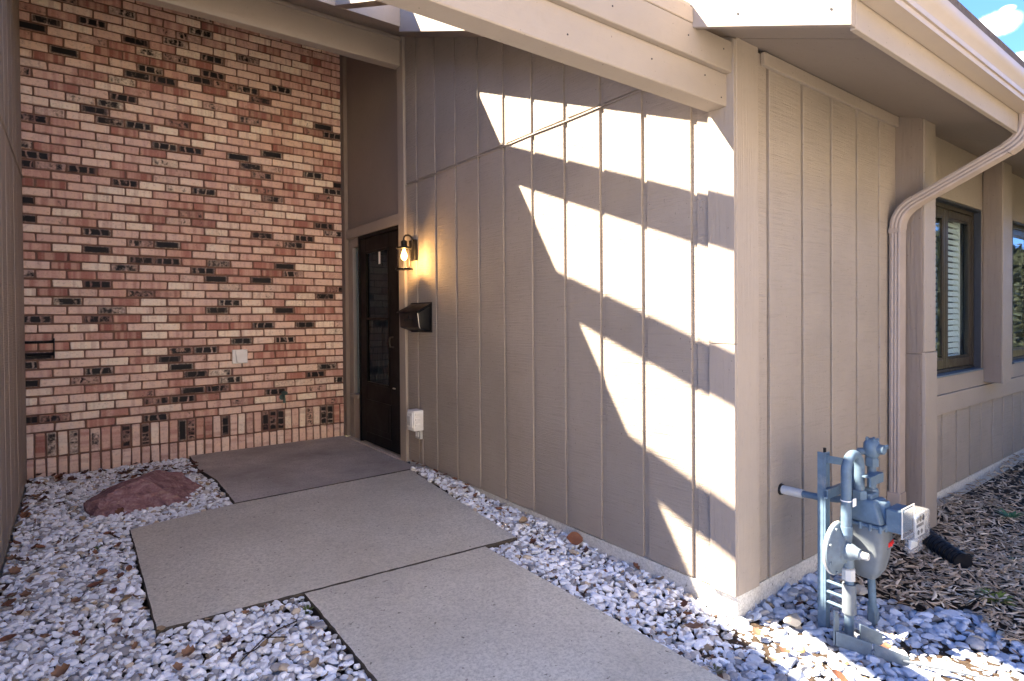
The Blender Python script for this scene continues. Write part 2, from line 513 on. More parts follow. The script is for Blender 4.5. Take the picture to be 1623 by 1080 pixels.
# brick
def brick_mat():
    t = NT('reclaimed brick')
    at = t.node('ShaderNodeAttribute'); at.attribute_name = 'Col'
    sep = t.node('ShaderNodeSeparateColor'); t.l.new(at.outputs['Color'], sep.inputs[0])
    tone, burn, seed = sep.outputs[0], sep.outputs[1], sep.outputs[2]
    lo = t.node('ShaderNodeAttribute'); lo.attribute_name = 'Loc'
    ls = t.node('ShaderNodeSeparateXYZ'); t.l.new(lo.outputs['Vector'], ls.inputs[0])
    col = t.ramp(tone, [(0.0, (0.28, 0.118, 0.10)), (0.2, (0.44, 0.22, 0.185)), (0.5, (0.62, 0.42, 0.365)), (0.75, (0.75, 0.59, 0.51)), (1.0, (0.84, 0.74, 0.62))])
    # soft vertical flashing bands along each brick
    wv = t.node('ShaderNodeCombineXYZ')
    t.l.new(ls.outputs[0], wv.inputs[0]); t.l.new(t.math('MULTIPLY', seed, 40.0), wv.inputs[1])
    band = t.noise(17, 2, 0.5, vec=wv.outputs[0])
    col = t.mix(t.math('MULTIPLY', t.rng(band, 0.42, 0.62, smooth=True), 0.45), col, (0.76, 0.54, 0.42))
    col = t.mix(t.math('MULTIPLY', t.rng(band, 0.48, 0.33, smooth=True), 0.4), col, (0.36, 0.15, 0.11))
    n = t.noise(48, 5, 0.65)
    col = t.mix(t.math('MULTIPLY', t.rng(n, 0.52, 0.75), 0.45), col, (0.17, 0.08, 0.06))
    col = t.mix(t.math('MULTIPLY', t.rng(t.noise(90, 3, 0.6), 0.6, 0.75), 0.35), col, (0.66, 0.56, 0.45))
    # black glazed cores in two or three blocks, fading at the brick's rim
    cr = t.math('ABSOLUTE', t.math('SINE', t.math('ADD', t.math('ADD', t.math('MULTIPLY', ls.outputs[0], 42.0), t.math('MULTIPLY', t.noise(14, 2, 0.5), 2.2)), t.math('MULTIPLY', seed, 3.0))))
    ex = t.rng(t.math('ABSOLUTE', ls.outputs[1]), 0.030, 0.021)
    ex2 = t.rng(t.math('ABSOLUTE', ls.outputs[0]), 0.100, 0.080)
    m = t.math('MULTIPLY', t.rng(cr, 0.12, 0.42), t.math('MULTIPLY', ex, ex2))
    nb = t.noise(30, 3, 0.6)
    blk = t.node('ShaderNodeCombineXYZ')
    t.l.new(ls.outputs[0], blk.inputs[0]); t.l.new(t.math('MULTIPLY', seed, 71.0), blk.inputs[1])
    which = t.noise(11, 1, 0.5, vec=blk.outputs[0])
    join = t.math('MULTIPLY', ex, ex2)
    m = t.mix(t.rng(seed, 0.45, 0.75), m, join)
    m = t.math('MULTIPLY', m, t.rng(t.math('ADD', t.math('ADD', t.math('MULTIPLY', nb, 0.8), t.math('MULTIPLY', which, 0.9)), burn), 1.02, 1.28, smooth=True))
    m = t.math('MULTIPLY', m, t.rng(burn, 0.02, 0.10))
    smoke = t.math('MULTIPLY', t.rng(burn, 0.0, 0.5), t.rng(n, 0.25, 0.55))
    col = t.mix(t.math('MULTIPLY', smoke, 0.85), col, (0.17, 0.125, 0.11))
    col = t.mix(m, col, (0.016, 0.015, 0.017))
    rough = t.rng(m, 0, 1, 0.85, 0.45)
    nr = t.bump(t.math('ADD', t.noise(60, 5, 0.7), t.math('MULTIPLY', band, 0.5)), 0.7, 0.006)
    return t.done(col, rough, nr, spec=0.12)


M['brick'] = brick_mat()
t = NT('brown mortar')
n = t.noise(120, 4, 0.7); b = t.noise(4, 4, 0.6)
M['mortar'] = t.done(t.mix(t.rng(b, 0.3, 0.7), (0.150, 0.085, 0.064), (0.21, 0.125, 0.098)), 0.95, t.bump(n, 0.8, 0.006))


def vcol(name, rough, bumpsc=60, bump=0.3, speck=0.0, spec=0.12):
    t = NT(name)
    at = t.node('ShaderNodeAttribute'); at.attribute_name = 'Col'
    n = t.noise(bumpsc, 4, 0.65)
    c = t.mix(t.math('MULTIPLY', t.rng(n, 0.5, 0.75), 0.35), at.outputs['Color'], t.mix(0.55, at.outputs['Color'], (0.16, 0.15, 0.15)))
    return t.done(c, rough, t.bump(n, bump, 0.004), spec=spec)


M['stone'] = vcol('white marble chips', 0.75, 70, 0.35)
M['mulch'] = vcol('shredded bark', 0.9, 120, 0.4, spec=0.2)
M['leafv'] = vcol('dead leaf', 0.7, 90, 0.3, spec=0.3)
M['greenv'] = vcol('weed leaf', 0.6, 60, 0.2, spec=0.3)

t = NT('dark bed soil')
n = t.noise(40, 5, 0.7)
M['soil'] = t.done(t.ramp(n, [(0.3, (0.020, 0.015, 0.012)), (0.6, (0.055, 0.038, 0.028)), (0.8, (0.10, 0.07, 0.05))]), 0.95, t.bump(n, 0.8, 0.02))
t = NT('dormant lawn')
n = t.noise(3, 6, 0.7); n2 = t.noise(60, 3, 0.6)
M['lawn'] = t.done(t.mix(n2, t.mix(t.rng(n, 0.3, 0.7), (0.10, 0.085, 0.045), (0.14, 0.115, 0.065)), (0.10, 0.10, 0.05)), 0.95, t.bump(n2, 0.6, 0.03))
t = NT('purple quartzite')
n = t.noise(16, 7, 0.75, dist=0.6); v = t.noise(7.0, 6, 0.72, dist=1.2, stretch=(1, 2.0, 3)); n3 = t.noise(70, 4, 0.75)
c = t.ramp(n, [(0.3, (0.17, 0.09, 0.10)), (0.5, (0.36, 0.20, 0.215)), (0.72, (0.56, 0.40, 0.40))])
c = t.mix(t.math('MULTIPLY', t.rng(v, 0.56, 0.62), 0.6), c, (0.55, 0.38, 0.31))
M['rock'] = t.done(c, 0.75, t.bump(t.math('ADD', n, t.math('MULTIPLY', n3, 0.6)), 1.0, 0.03))

# ------------------------------------------------------------------ layout constants (metres)
XS = 2.38       # face of the courtyard side wall
YF = 1.51       # face of the front wall
YB = 6.30       # face of the brick wall
XL = -0.33      # face of the wall opposite
SL = 0.386      # roof slope


def zr(y):
    return 2.512 + SL * (y - 1.505)


# ------------------------------------------------------------------ ground, beds, path
g = MB().add([(-300, -300, -0.17), (300, -300, -0.17), (300, 300, -0.17), (-300, 300, -0.17)], [(0, 1, 2, 3)]).build('ground', M['lawn'], smooth=0, fix=False)
tag(g, kind='structure')
dv = MB().add([(-14, -8.6, -0.155), (2.4, -8.6, -0.155), (2.4, -1.62, -0.155), (-14, -1.62, -0.155)], [(0, 1, 2, 3)]).build('added_drive', M['drive'], smooth=0, fix=False)  # unseen pale paving, added to bounce warm sunlight into the courtyard
tag(dv, kind='structure')
s = MB().add([(-2.6, -1.5, -0.12), (9.0, -1.5, -0.12), (9.0, 6.6, -0.12), (-2.6, 6.6, -0.12)], [(0, 1, 2, 3)]).build('soil', M['soil'], smooth=0, fix=False)
tag(s, kind='structure')
path = tag(empty('path', (1.3, 3.5, -0.12)), 'pale concrete path of three slabs leading to the door', None, None, 'structure')


def slab(poly, top, mat):
    """slab with a slightly crumbled, softly rounded edge"""
    pts, nrm = [], []
    for i, (a, b) in enumerate(zip(poly, poly[1:] + poly[:1])):
        a, b = Vector(a), Vector(b)
        k = max(2, int((b - a).length / 0.04))
        d = (b - a).normalized(); nv = Vector((-d.y, d.x))
        for j in range(k):
            p = a.lerp(b, j / k)
            w = 0 if j == 0 else 0.0022
            pts.append(Vector((p.x + random.uniform(-w, w), p.y + random.uniform(-w, w)))); nrm.append(nv)
    n = len(pts)
    ins = [pts[i] + (nrm[i] + nrm[i - 1]).normalized() * (0.004 + random.uniform(0, 0.002)) for i in range(n)]
    v = [(p[0], p[1], -0.2) for p in pts] + [(p[0], p[1], top - 0.004 - random.uniform(0, .003)) for p in pts] + [(p.x, p.y, top) for p in ins]
    f = [tuple(range(2 * n, 3 * n))]
    for k in range(n):
        k2 = (k + 1) % n
        f.append((k, k2, n + k2, n + k)); f.append((n + k, n + k2, 2 * n + k2, 2 * n + k))
    o = MB().add(v, f).build('concrete_slab', mat, path, smooth=0)
    o.data.materials.append(M['slab_side'])
    for p in o.data.polygons:
        if abs(p.normal.z) < .93: p.material_index = 1
    return o


slab([(0.888, 4.474), (2.292, 4.534), (2.376, 4.538), (2.376, 6.298), (0.86, 6.298), (0.84, 5.7), (0.90, 5.2)], -0.028, M['old_slab'])
slab([(0.256, 2.845), (2.075, 2.740), (2.29, 4.523), (0.88, 4.463), (0.256, 4.325)], -0.030, M['slab'])
slab([(0.835, -1.2), (1.835, -1.2), (1.852, 2.7465), (0.852, 2.8035)], -0.031, M['slab'])

# ------------------------------------------------------------------ brick wall
bw = thing('brick_wall', (1.0, YB, 0), 'reclaimed brick courtyard wall with black flashed bricks above a soldier course', 'brick wall')
MB().box(XL - 0.02, 2.40, YB + 0.014, YB + 0.20, -0.2, 4.45).build('mortar', M['mortar'], bw, smooth=0)
MB().box(-6.0, XL - .021, YB + 0.014, YB + 0.20, -0.2, 4.6).build('sun_block', M['mortar'], bw, smooth=0)  # unseen wall added to stop sun leaking in at the corner
bricks = []     # (x0, x1, z0, z1, kind)
PZ, PX = 0.0762, 0.2115
z = 0.333
row = 0
while z < 4.34:
    x = -0.352 - (0.106 if row % 2 else 0.0) + random.uniform(-.006, .006)
    first = True
    while x < 2.376:
        ln = PX + random.uniform(-.004, .004)
        a, b_ = max(x, -0.345), min(x + ln - 0.0125, 2.374)
        if b_ - a > 0.02:
            bricks.append((a, b_, z + random.uniform(0, .0025), z + PZ - 0.0135 + random.uniform(-.0015, .0015), 'brick'))
        x += ln
    z += PZ; row += 1
x = -0.351
while x < 2.36:
    w = 0.0745 + random.uniform(-.002, .002)
    b_ = min(x + w - 0.013, 2.374)
    bricks.append((x, b_, 0.122, 0.321, 'soldier_brick'))
    bricks.append((x, b_, -0.06, 0.108 + random.uniform(-.003, .002), 'rowlock_brick'))
    x += w


def seen_area(bk):
    """rough size in the photograph, zero behind the porch beam"""
    c = Vector(((bk[0] + bk[1]) / 2, YB, (bk[2] + bk[3]) / 2)) - EYE
    d = c.dot(FWD)
    if EYE.z + (c.z) * (4.8 / YB) > 3.56: return 0
    u = c.dot(RT) / d
    return (bk[1] - bk[0]) * (bk[3] - bk[2]) / d ** 2 * (1 if u > -0.9 else 0.2)


def brick_geo(x0, x1, z0, z1):
    j = lambda a: random.uniform(-a, a)
    y0 = YB + random.uniform(-0.005, 0.003); y1 = YB + 0.06
    c = [(x0 + j(.0035), y0 + j(.003), z0 + j(.0028)), (x1 + j(.0035), y0 + j(.003), z0 + j(.0028)), (x1, y1, z0), (x0, y1, z0),
         (x0 + j(.0035), y0 + j(.003), z1 + j(.0028)), (x1 + j(.0035), y0 + j(.003), z1 + j(.0028)), (x1, y1, z1), (x0, y1, z1)]
    mb = MB().hexa(c, min(0.0045, (x1 - x0) * .2))
    r = random.random()
    burn = 0.0
    if r < 0.175: burn = random.uniform(0.25, 0.75)
    elif r < 0.33: burn = random.uniform(0.02, 0.2)
    tone = min(1, max(0, random.gauss(0.56, 0.31)))
    return mb, (tone, burn, random.random())


def add_attr(me, cols, locs):
    a = me.color_attributes.new('Col', 'FLOAT_COLOR', 'POINT')
    a.data.foreach_set('color', np.concatenate([cols, np.ones((len(cols), 1))], 1).astype(np.float32).ravel())
    b = me.attributes.new('Loc', 'FLOAT_VECTOR', 'POINT')
    b.data.foreach_set('vector', np.asarray(locs, np.float32).ravel())


order = sorted([i for i, bk in enumerate(bricks) if bk[4] == 'brick'], key=lambda i: -seen_area(bricks[i]))
single = set(order[:298]) | {i for i, bk in enumerate(bricks) if bk[4] != 'brick'}
rest, rc, rl = MB(), [], []
for i, (x0, x1, z0, z1, kd) in enumerate(bricks):
    mb, att = brick_geo(x0, x1, z0, z1)
    cx, cz = (x0 + x1) / 2, (z0 + z1) / 2
    if kd == 'brick':
        loc = [(p[0] - cx, p[2] - cz, 0) for p in mb.v]
    elif kd == 'soldier_brick':
        loc = [(p[2] - cz, p[0] - cx, 0) for p in mb.v]
        if att[1] < 0.25 and random.random() < .12: att = (att[0], random.uniform(.3, .7), att[2])
    else:
        loc = [(p[2] - cz + 0.3, p[0] - cx, 0) for p in mb.v]
        att = (0.62 + random.uniform(-.15, .2), 0.0, att[2])
    if i in single:
        o = mb.build(kd, M['brick'], bw, smooth=40, fix=False)
        add_attr(o.data, np.tile(att, (len(mb.v), 1)), loc)
    else:
        rest.add(mb.v, mb.f); rc += [att] * len(mb.v); rl += loc
o = rest.build('brick', M['brick'], bw, smooth=40, fix=False)
add_attr(o.data, np.array(rc), rl)
o['kind'] = 'stuff'

# ------------------------------------------------------------------ courtyard side wall (entry wall)
ew = thing('entry_wall', (XS, 3.9, 0), 'taupe grooved board wall striped by sun beside the front door', 'wall')
MB().box(XS + 0.012, XS + 0.12, YF + 0.012, 4.78, 0.0, 2.62).build('sheathing', M['siding'], ew, smooth=0)
# upper part of the sheathing follows the roof line
a = [(XS + 0.012, YF + .012, 2.62), (XS + .12, YF + .012, 2.62), (XS + .12, 4.78, 2.62), (XS + .012, 4.78, 2.62),
     (XS + 0.012, YF + .012, 2.63), (XS + .12, YF + .012, 2.63), (XS + .12, 4.78, zr(4.78) + .05), (XS + .012, 4.78, zr(4.78) + .05)]
MB().hexa(a).build('sheathing', M['siding'], ew, smooth=0)
gro = [4.533, 4.210, 3.893, 3.571, 3.258, 2.945, 2.632, 2.331, 2.027, 1.722]
edges = [4.74] + gro + [1.50]
GW = 0.033
JZ = 2.445
for k in range(len(edges) - 1):
    ya = edges[k] - (GW / 2 if k else 0)
    yb_ = edges[k + 1] + (GW / 2 if k < len(edges) - 2 else 0.012)
    d = random.uniform(-.001, .001)
    zb0 = random.uniform(0.0, 0.004)
    MB().box(XS + d, XS + 0.013, yb_, ya, zb0, JZ - 0.004, 0.0025).build('board', M['siding'], ew)
    za, zb_ = zr(ya) + .03, zr(yb_) + .03
    if zb_ > JZ + 0.06:
        c = [(XS + d, yb_, JZ + .012), (XS + .013, yb_, JZ + .012), (XS + .013, ya, JZ + .012), (XS + d, ya, JZ + .012),
             (XS + d, yb_, zb_), (XS + .013, yb_, zb_), (XS + .013, ya, za), (XS + d, ya, za)]
        MB().hexa(c, 0.0025).build('board', M['siding'], ew)
# metal flashing at the panel joint, slightly wavy
fl = MB()
ys = np.linspace(4.742, 1.64, 26)
for y0, y1 in zip(ys[:-1], ys[1:]):
    w0, w1 = 0.0016 * math.sin(y0 * 9) , 0.0016 * math.sin(y1 * 9)
    fl.hexa([(XS - .007, y1, JZ - .006 + w1), (XS + .013, y1, JZ - .001 + w1), (XS + .013, y0, JZ - .001 + w0), (XS - .007, y0, JZ - .006 + w0),
             (XS - .007, y1, JZ + .002 + w1), (XS + .013, y1, JZ + .009 + w1), (XS + .013, y0, JZ + .009 + w0), (XS - .007, y0, JZ + .002 + w0)])
fl.build('flashing', M['trim'], ew)
# corner board on this side, in two lengths
MB().box(XS - 0.020, XS - .0005, YF - 0.014, 1.632, 1.14, 2.50, 0.002).build('corner_board', M['trim'], ew)
MB().box(XS - 0.018, XS - .0005, YF - 0.014, 1.630, 0.0, 1.138, 0.002).build('corner_board', M['trim'], ew)
# foundation under it
fd = MB()
ys = np.linspace(YF - 0.006, 4.72, 30)
for y0, y1 in zip(ys[:-1], ys[1:]):
    fd.hexa([(XS + .004, y0, -.25), (XS + .15, y0, -.25), (XS + .15, y1, -.25), (XS + .004, y1, -.25), (XS + .004, y0, -0.003), (XS + .15, y0, -0.003), (XS + .15, y1, -0.003), (XS + .004, y1, -0.003)])
fd.build('foundation', M['foundation'], ew)
# door surround
MB().box(XS - 0.022, XS + 0.10, 4.745, 4.862, -0.02, 3.95, 0.003).build('door_trim', M['trim'], ew)
MB().box(XS - 0.010, XS + 0.10, 6.20, 6.292, -0.02, 4.40, 0.003).build('door_trim', M['rough_post'], ew)
MB().box(XS + 0.004, XS + 0.10, 4.863, 6.199, 2.125, 2.225, 0.003).build('head_trim', M['trim'], ew)
a, b_ = zr(4.863) + .02, zr(6.199) + .02
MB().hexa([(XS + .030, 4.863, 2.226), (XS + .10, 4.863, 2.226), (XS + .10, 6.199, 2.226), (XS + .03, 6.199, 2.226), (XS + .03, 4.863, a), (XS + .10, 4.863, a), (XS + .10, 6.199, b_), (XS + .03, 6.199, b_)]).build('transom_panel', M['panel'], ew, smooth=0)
# sidelight between the door and the brick
sl = MB().box(XS + 0.03, XS + 0.10, 6.08, 6.199, -0.02, 2.124, .002).box(XS + .03, XS + .10, 5.885, 6.079, 2.03, 2.124, .002).build('sidelight', M['trim'], ew)
MB().box(XS + .065, XS + .07, 5.885, 6.079, 0.46, 2.03).build('pane', M['pane'], sl, smooth=0)
MB().box(XS + .035, XS + .10, 5.885, 6.079, -0.02, 0.42, .002).build('kick_panel', M['trim'], sl)
MB().box(XS - .012, XS + .10, 5.885, 6.10, 0.421, 0.458, .003).build('sill', M['trim'], sl)
mb = MB()
for k in range(4): mb.box(XS + .085, XS + .089, 5.89 + .05 * k, 5.93 + .05 * k, .46, 2.03)
mb.build('blind', M['blind'], sl)
MB().box(XS + .102, XS + .11, 4.86, 6.2, -.02, 2.2).build('sheathing', M['dark_room'], ew, smooth=0)
# storm door
D0, D1, DX = 4.866, 5.882, XS + 0.012
dr = tag(empty('storm_door', (DX, 5.37, 0), ew), 'dark brown storm door with a tall two pane window')
fr = MB()
fr.box(DX - .004, DX + .04, D0, D0 + .03, -.02, 2.122, .003).box(DX - .004, DX + .04, D1 - .03, D1, -.02, 2.122, .003).box(DX - .004, DX + .04, D0 + .031, D1 - .031, 2.085, 2.122, .003)
fr.build('door_frame', M['door'], dr)
lf = MB()
E0, E1 = D0 + .034, D1 - .034
G0, G1, GZ0, GZ1 = 5.15, 5.70, 0.60, 1.945
lf.box(DX + .006, DX + .036, E0, G0, 0.0, 2.08, .003).box(DX + .006, DX + .036, G1, E1, 0.0, 2.08, .003)
lf.box(DX + .006, DX + .036, G0, G1, GZ1, 2.08, .002).box(DX + .006, DX + .036, G0, G1, 0.0, GZ0, .002)
lf.build('door_leaf', M['door'], dr)
gm = MB()
for (a, b_, c, d) in ((G0, G0 + .02, GZ0, GZ1), (G1 - .02, G1, GZ0, GZ1)): gm.box(DX - .002, DX + .02, a, b_, c, d, .003)
for zz in (GZ0, 1.25, GZ1 - .02): gm.box(DX - .003, DX + .02, G0 + .021, G1 - .021, zz, zz + .022, .003)
gm.build('glazing_bead', M['door'], dr)
MB().box(DX + .014, DX + .017, G0 + .02, G1 - .02, GZ0 + .02, 1.25).build('pane', M['door_glass'], dr, smooth=0)
MB().box(DX + .018, DX + .021, G0 + .02, G1 - .02, 1.27, GZ1 - .02).build('pane', M['door_glass'], dr, smooth=0)
MB().box(DX + .001, DX + .01, G0 - .03, G1 + .03, 0.10, 0.44, .008).build('kick_panel', M['door'], dr)
MB().box(DX - .001, DX + .006, G0 + .03, G1 - .03, 0.16, 0.38, .005).build('kick_panel', M['door'], dr)
MB().tube([(DX, 5.06, 1.09), (DX - .035, 5.058, 1.085), (DX - .045, 5.05, 1.05), (DX - .04, 5.045, 1.0), (DX, 5.045, .99)], .008, 8).build('handle', M['bronze'], dr)
MB().box(DX - .006, DX + .006, 5.03, 5.075, .60, .612, .002).build('latch', M['silver'], dr)
MB().box(DX + .012, DX + .0135, 5.36, 5.40, 1.80, 1.92).build('sticker', M['white_plastic'], dr, smooth=0)
# inner door seen through the storm door, with curtained glass
idr = MB().box(DX + .055, DX + .075, D0 + .03, D1 - .03, 0.0, 2.1).build('inner_door', M['curtain'], dr, smooth=0)
cu = MB()
for k in range(9):
    cu.tube([(DX + .05, 5.18 + .06 * k, .62), (DX + .05, 5.18 + .06 * k + .004, 1.93)], .026, 6)
cu.build('curtain', M['curtain'], dr)
MB().box(XS - .02, XS + .10, 4.865, 6.19, -.05, -.018, .002).build('threshold', M['old_slab'], ew)

# ------------------------------------------------------------------ front wall
fw = thing('front_wall', (5.0, YF, 0), 'shaded taupe board wall with windows, posts and a pale footing', 'wall')
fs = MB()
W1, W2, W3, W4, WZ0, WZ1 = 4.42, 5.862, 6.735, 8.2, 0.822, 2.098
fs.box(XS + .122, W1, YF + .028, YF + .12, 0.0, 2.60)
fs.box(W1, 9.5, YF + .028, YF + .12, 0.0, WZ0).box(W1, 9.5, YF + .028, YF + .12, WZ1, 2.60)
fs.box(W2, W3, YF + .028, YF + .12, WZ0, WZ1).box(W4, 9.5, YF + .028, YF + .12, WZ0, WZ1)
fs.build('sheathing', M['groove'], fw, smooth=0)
MB().box(4.346, 9.4, YF + .004, YF + .0275, WZ1 + .002, 2.52).box(W2 + .002, W3 - .002, YF + .004, YF + .0275, .8125, WZ1).build('window_surround', M['trim'], fw)
gx = [2.665, 2.990, 3.300, 3.612, 3.912]
ed = [2.50] + gx + [4.20]
for k in range(len(ed) - 1):
    d = random.uniform(-.001, .001)
    MB().box(ed[k] + (.013 if k else 0), ed[k + 1] - (.013 if k < len(ed) - 2 else 0), YF + d, YF + .029, random.uniform(0.0, .004), 2.50, .0025).build('board', M['siding'], fw)
MB().box(XS - .0015, 2.555, YF - .016, YF - .0005, 0.0, 2.512, .002).build('corner_board', M['trim'], fw)
MB().box(2.60, 4.15, YF - .022, YF - .0015, 2.440, 2.502, .002).build('frieze_board', M['trim'], fw)
fd = MB().box(XS + .005, 9.5, YF + .004, YF + .15, -.3, -.003)
fd.build('foundation', M['foundation'], fw)
# post beside the downspout
po = MB().box(4.155, 4.345, 1.362, YF + .01, 1.021, 2.55, .004).build('post', M['rough_post'], fw)
MB().box(4.158, 4.342, 1.352, 1.361, 1.034, 2.50, .002).build('post_facing', M['trim'], fw)
po2 = MB().box(4.155, 4.345, 1.366, YF + .01, -.06, 1.020, .003).build('post', M['rough_post'], fw)
MB().box(4.156, 4.348, 1.346, 1.3655, -.07, 1.030, .002).build('post_facing', M['trim'], fw)
# slim fin between the windows
MB().box(5.885, 6.115, 1.391, YF + .0, 0.712, 2.55, .004).build('fin', M['rough_post'], fw)
MB().box(5.887, 6.118, 1.381, 1.390, 0.708, 2.50, .002).build('fin_facing', M['trim'], fw)
MB().box(8.3, 8.53, 1.385, YF + .01, 0.712, 2.55, .004).build('fin', M['trim'], fw)
# low boards under the windows
lg = [4.973, 5.272, 5.570, 5.853, 6.146, 6.436, 6.733, 7.03, 7.33, 7.63, 7.93, 8.23]
ed = [4.34] + lg + [9.4]
for k in range(len(ed) - 1):
    MB().box(ed[k] + (.016 if k else 0), ed[k + 1] - .016, YF + random.uniform(-.001, .001), YF + .029, random.uniform(0, .004), 0.556, .0025).build('board', M['siding'], fw)
MB().box(4.346, 9.4, YF - .020, YF + .0, 0.553, 0.690, .002).build('sill_board', M['trim'], fw)
MB().box(4.346, 9.4, YF - .006, YF + .013, 0.692, 0.812, .002).build('sill_board', M['trim'], fw)


def window(x0, x1, mulls):
    w = empty('window', ((x0 + x1) / 2, YF + .05, WZ0), fw)
    fr = MB()
    yf = YF + .050
    MB().box(x1 - .014, x1 - .001, YF + .003, yf - .001, WZ0 + .008, WZ1 - .003, .002).box(x0 + .001, x0 + .014, YF + .003, yf - .001, WZ0 + .008, WZ1 - .003, .002).box(x0 + .015, x1 - .015, YF + .003, yf - .001, WZ1 - .016, WZ1 - .003, .002).build('reveal', M['jamb'], w)
    fr.box(x0, x0 + .03, yf, yf + .07, WZ0, WZ1, .003).box(x1 - .03, x1, yf, yf + .07, WZ0, WZ1, .003)
    fr.box(x0 + .03, x1 - .03, yf, yf + .07, WZ1 - .045, WZ1, .003).box(x0 + .03, x1 - .03, yf, yf + .07, WZ0, WZ0 + .03, .003)
    fr.build('frame', M['bronze'], w)
    MB().box(x0 - .01, x1 + .005, YF - .012, yf + .02, WZ0 - .008, WZ0 + .006, .002).build('sill', M['galv'], w)
    cuts = [x0 + .032] + mulls + [x1 - .032]
    for a, b in zip(cuts[:-1], cuts[1:]):
        sa = MB()
        q = .050
        ys0, ys1 = yf + .006, yf + .046
        sa.box(a + .002, a + q, ys0, ys1, WZ0 + .032, WZ1 - .047, .005).box(b - q, b - .002, ys0, ys1, WZ0 + .032, WZ1 - .047, .005)
        sa.box(a + q, b - q, ys0, ys1, WZ0 + .032, WZ0 + .032 + .075, .005).box(a + q, b - q, ys0, ys1, WZ1 - .047 - .06, WZ1 - .047, .005)
        sa.build('sash', M['bronze'], w)
        be = MB()
        ya, yb2 = ys0 + .004, ys0 + .022
        zz0, zz1 = WZ0 + .107, WZ1 - .107
        be.box(a + q, a + q + .012, ya, yb2, zz0, zz1).box(b - q - .012, b - q, ya, yb2, zz0, zz1).box(a + q + .012, b - q - .012, ya, yb2, zz0, zz0 + .012).box(a + q + .012, b - q - .012, ya, yb2, zz1 - .012, zz1)
        be.build('glazing_bead', M['bronze'], w)
        MB().box(a + q, b - q, ys0 + .012, ys0 + .016, zz0, zz1).build('pane', M['pane'], w, smooth=0)
    return w


win1 = window(W1, W2, [5.235])
win2 = window(W3, W4, [7.52])
# inside: a half closed louvred shutter in the first window, dim rooms behind both
bl = MB()
for k in range(27):
    zc = 0.88 + k * 0.0455
    bl.hexa([(5.24, YF + .120, zc - .017), (5.76, YF + .120, zc - .017), (5.76, YF + .123, zc - .018), (5.24, YF + .123, zc - .018),
             (5.24, YF + .134, zc + .017), (5.76, YF + .134, zc + .017), (5.76, YF + .137, zc + .016), (5.24, YF + .137, zc + .016)])
bl.build('blind', M['blind'], win1)
MB().box(5.76, 5.79, YF + .125, YF + .165, .84, 2.09, .002).build('blind_stile', M['blind'], win1)
MB().box(5.205, 5.235, YF + .125, YF + .165, .84, 2.09, .002).build('blind_stile', M['blind'], win1)
bl = MB()
for k in range(27):
    zc = 0.88 + k * 0.0455
    bl.box(4.50, 5.20, YF + .128, YF + .16, zc - .003, zc + .003)
bl.build('blind', M['blind'], win1)
cu = MB()
for k in range(8):
    cu.tube([(5.46 + .05 * k, YF + .22 + .012 * (k % 2), .84), (5.46 + .05 * k, YF + .22 + .012 * (k % 2), 2.09)], .02, 6)
cu.build('curtain', M['curtain'], win1)
rm = MB()
rm.box(3.2, 9.4, 4.4, 4.42, .2, 2.5).box(3.2, 3.22, YF + .2, 4.4, .2, 2.5).box(9.38, 9.4, YF + .2, 4.4, .2, 2.5).box(3.2, 9.4, YF + .13, 4.4, .2, .22).box(3.2, 9.4, YF + .13, 4.4, 2.5, 2.52)
rm.build('room_shell', M['dark_room'], fw, smooth=0)

# ------------------------------------------------------------------ wall opposite, at the left edge
lw = thing('neighbour_wall', (XL, 3.9, 0), 'taupe board wall seen edge-on to the left of the brick wall', 'wall')
a = [(XL - .12, 1.5, -.2), (XL - .012, 1.5, -.2), (XL - .012, 6.30, -.2), (XL - .12, 6.30, -.2), (XL - .12, 1.5, zr(1.5) + .03), (XL - .012, 1.5, zr(1.5) + .03), (XL - .012, 6.30, zr(6.30) + .03), (XL - .12, 6.30, zr(6.30) + .03)]
MB().hexa(a).build('sheathing', M['siding'], lw, smooth=0)
y = 6.285
while y > 1.6:
    y2 = max(y - .305, 1.5)
    MB().box(XL - .013, XL + random.uniform(-.001, .001), y2 + .033, y, -.03, JZ - .003, .0025).build('board', M['siding'], lw)
    za, zb_ = zr(y) + .02, zr(y2 + .033) + .02
    if zb_ > JZ + .05:
        MB().hexa([(XL - .013, y2 + .033, JZ + .01), (XL, y2 + .033, JZ + .01), (XL, y, JZ + .01), (XL - .013, y, JZ + .01), (XL - .013, y2 + .033, zb_), (XL, y2 + .033, zb_), (XL, y, za), (XL - .013, y, za)], .0025).build('board', M['siding'], lw)
    y = y2
MB().box(XL - .013, XL + .007, 1.52, 6.285, JZ - .003, JZ + .009).build('flashing', M['trim'], lw)
MB().box(XL - .15, XL - .004, 1.5, 6.29, -.3, -.031).build('foundation', M['foundation'], lw)

# ------------------------------------------------------------------ roof
rf = thing('house_roof', (4.0, 4.0, 2.6), 'low pitched house roof with taupe soffits and a sunlit rake board', 'roof')
RX = 2.08       # outer face of the rake board
EV = 0.905      # back of the eave fascia
MB().slope(RX + .031, 2.396, EV, 4.24, 0.0, .012).build('soffit', M['stucco_soffit'], rf, smooth=0)
MB().slope(2.406, 4.84, EV, 1.60, 0.0, .012).build('soffit', M['stucco_soffit'], rf, smooth=0)
MB().slope(4.846, 9.5, EV, 1.60, 0.0, .012).build('soffit', M['stucco_soffit'], rf, smooth=0)
MB().slope(2.396, 2.406, EV, 1.60, 0.009, .012).build('soffit', M['black_metal'], rf, smooth=0)
MB().slope(XL - .1, RX + .0305, 4.241, 6.5, 0.0, .012).build('porch_ceiling', M['stucco_soffit'], rf, smooth=0)
MB().slope(RX + .031, 2.50, 4.241, 6.5, 0.0, .012).build('porch_ceiling', M['stucco_soffit'], rf, smooth=0)
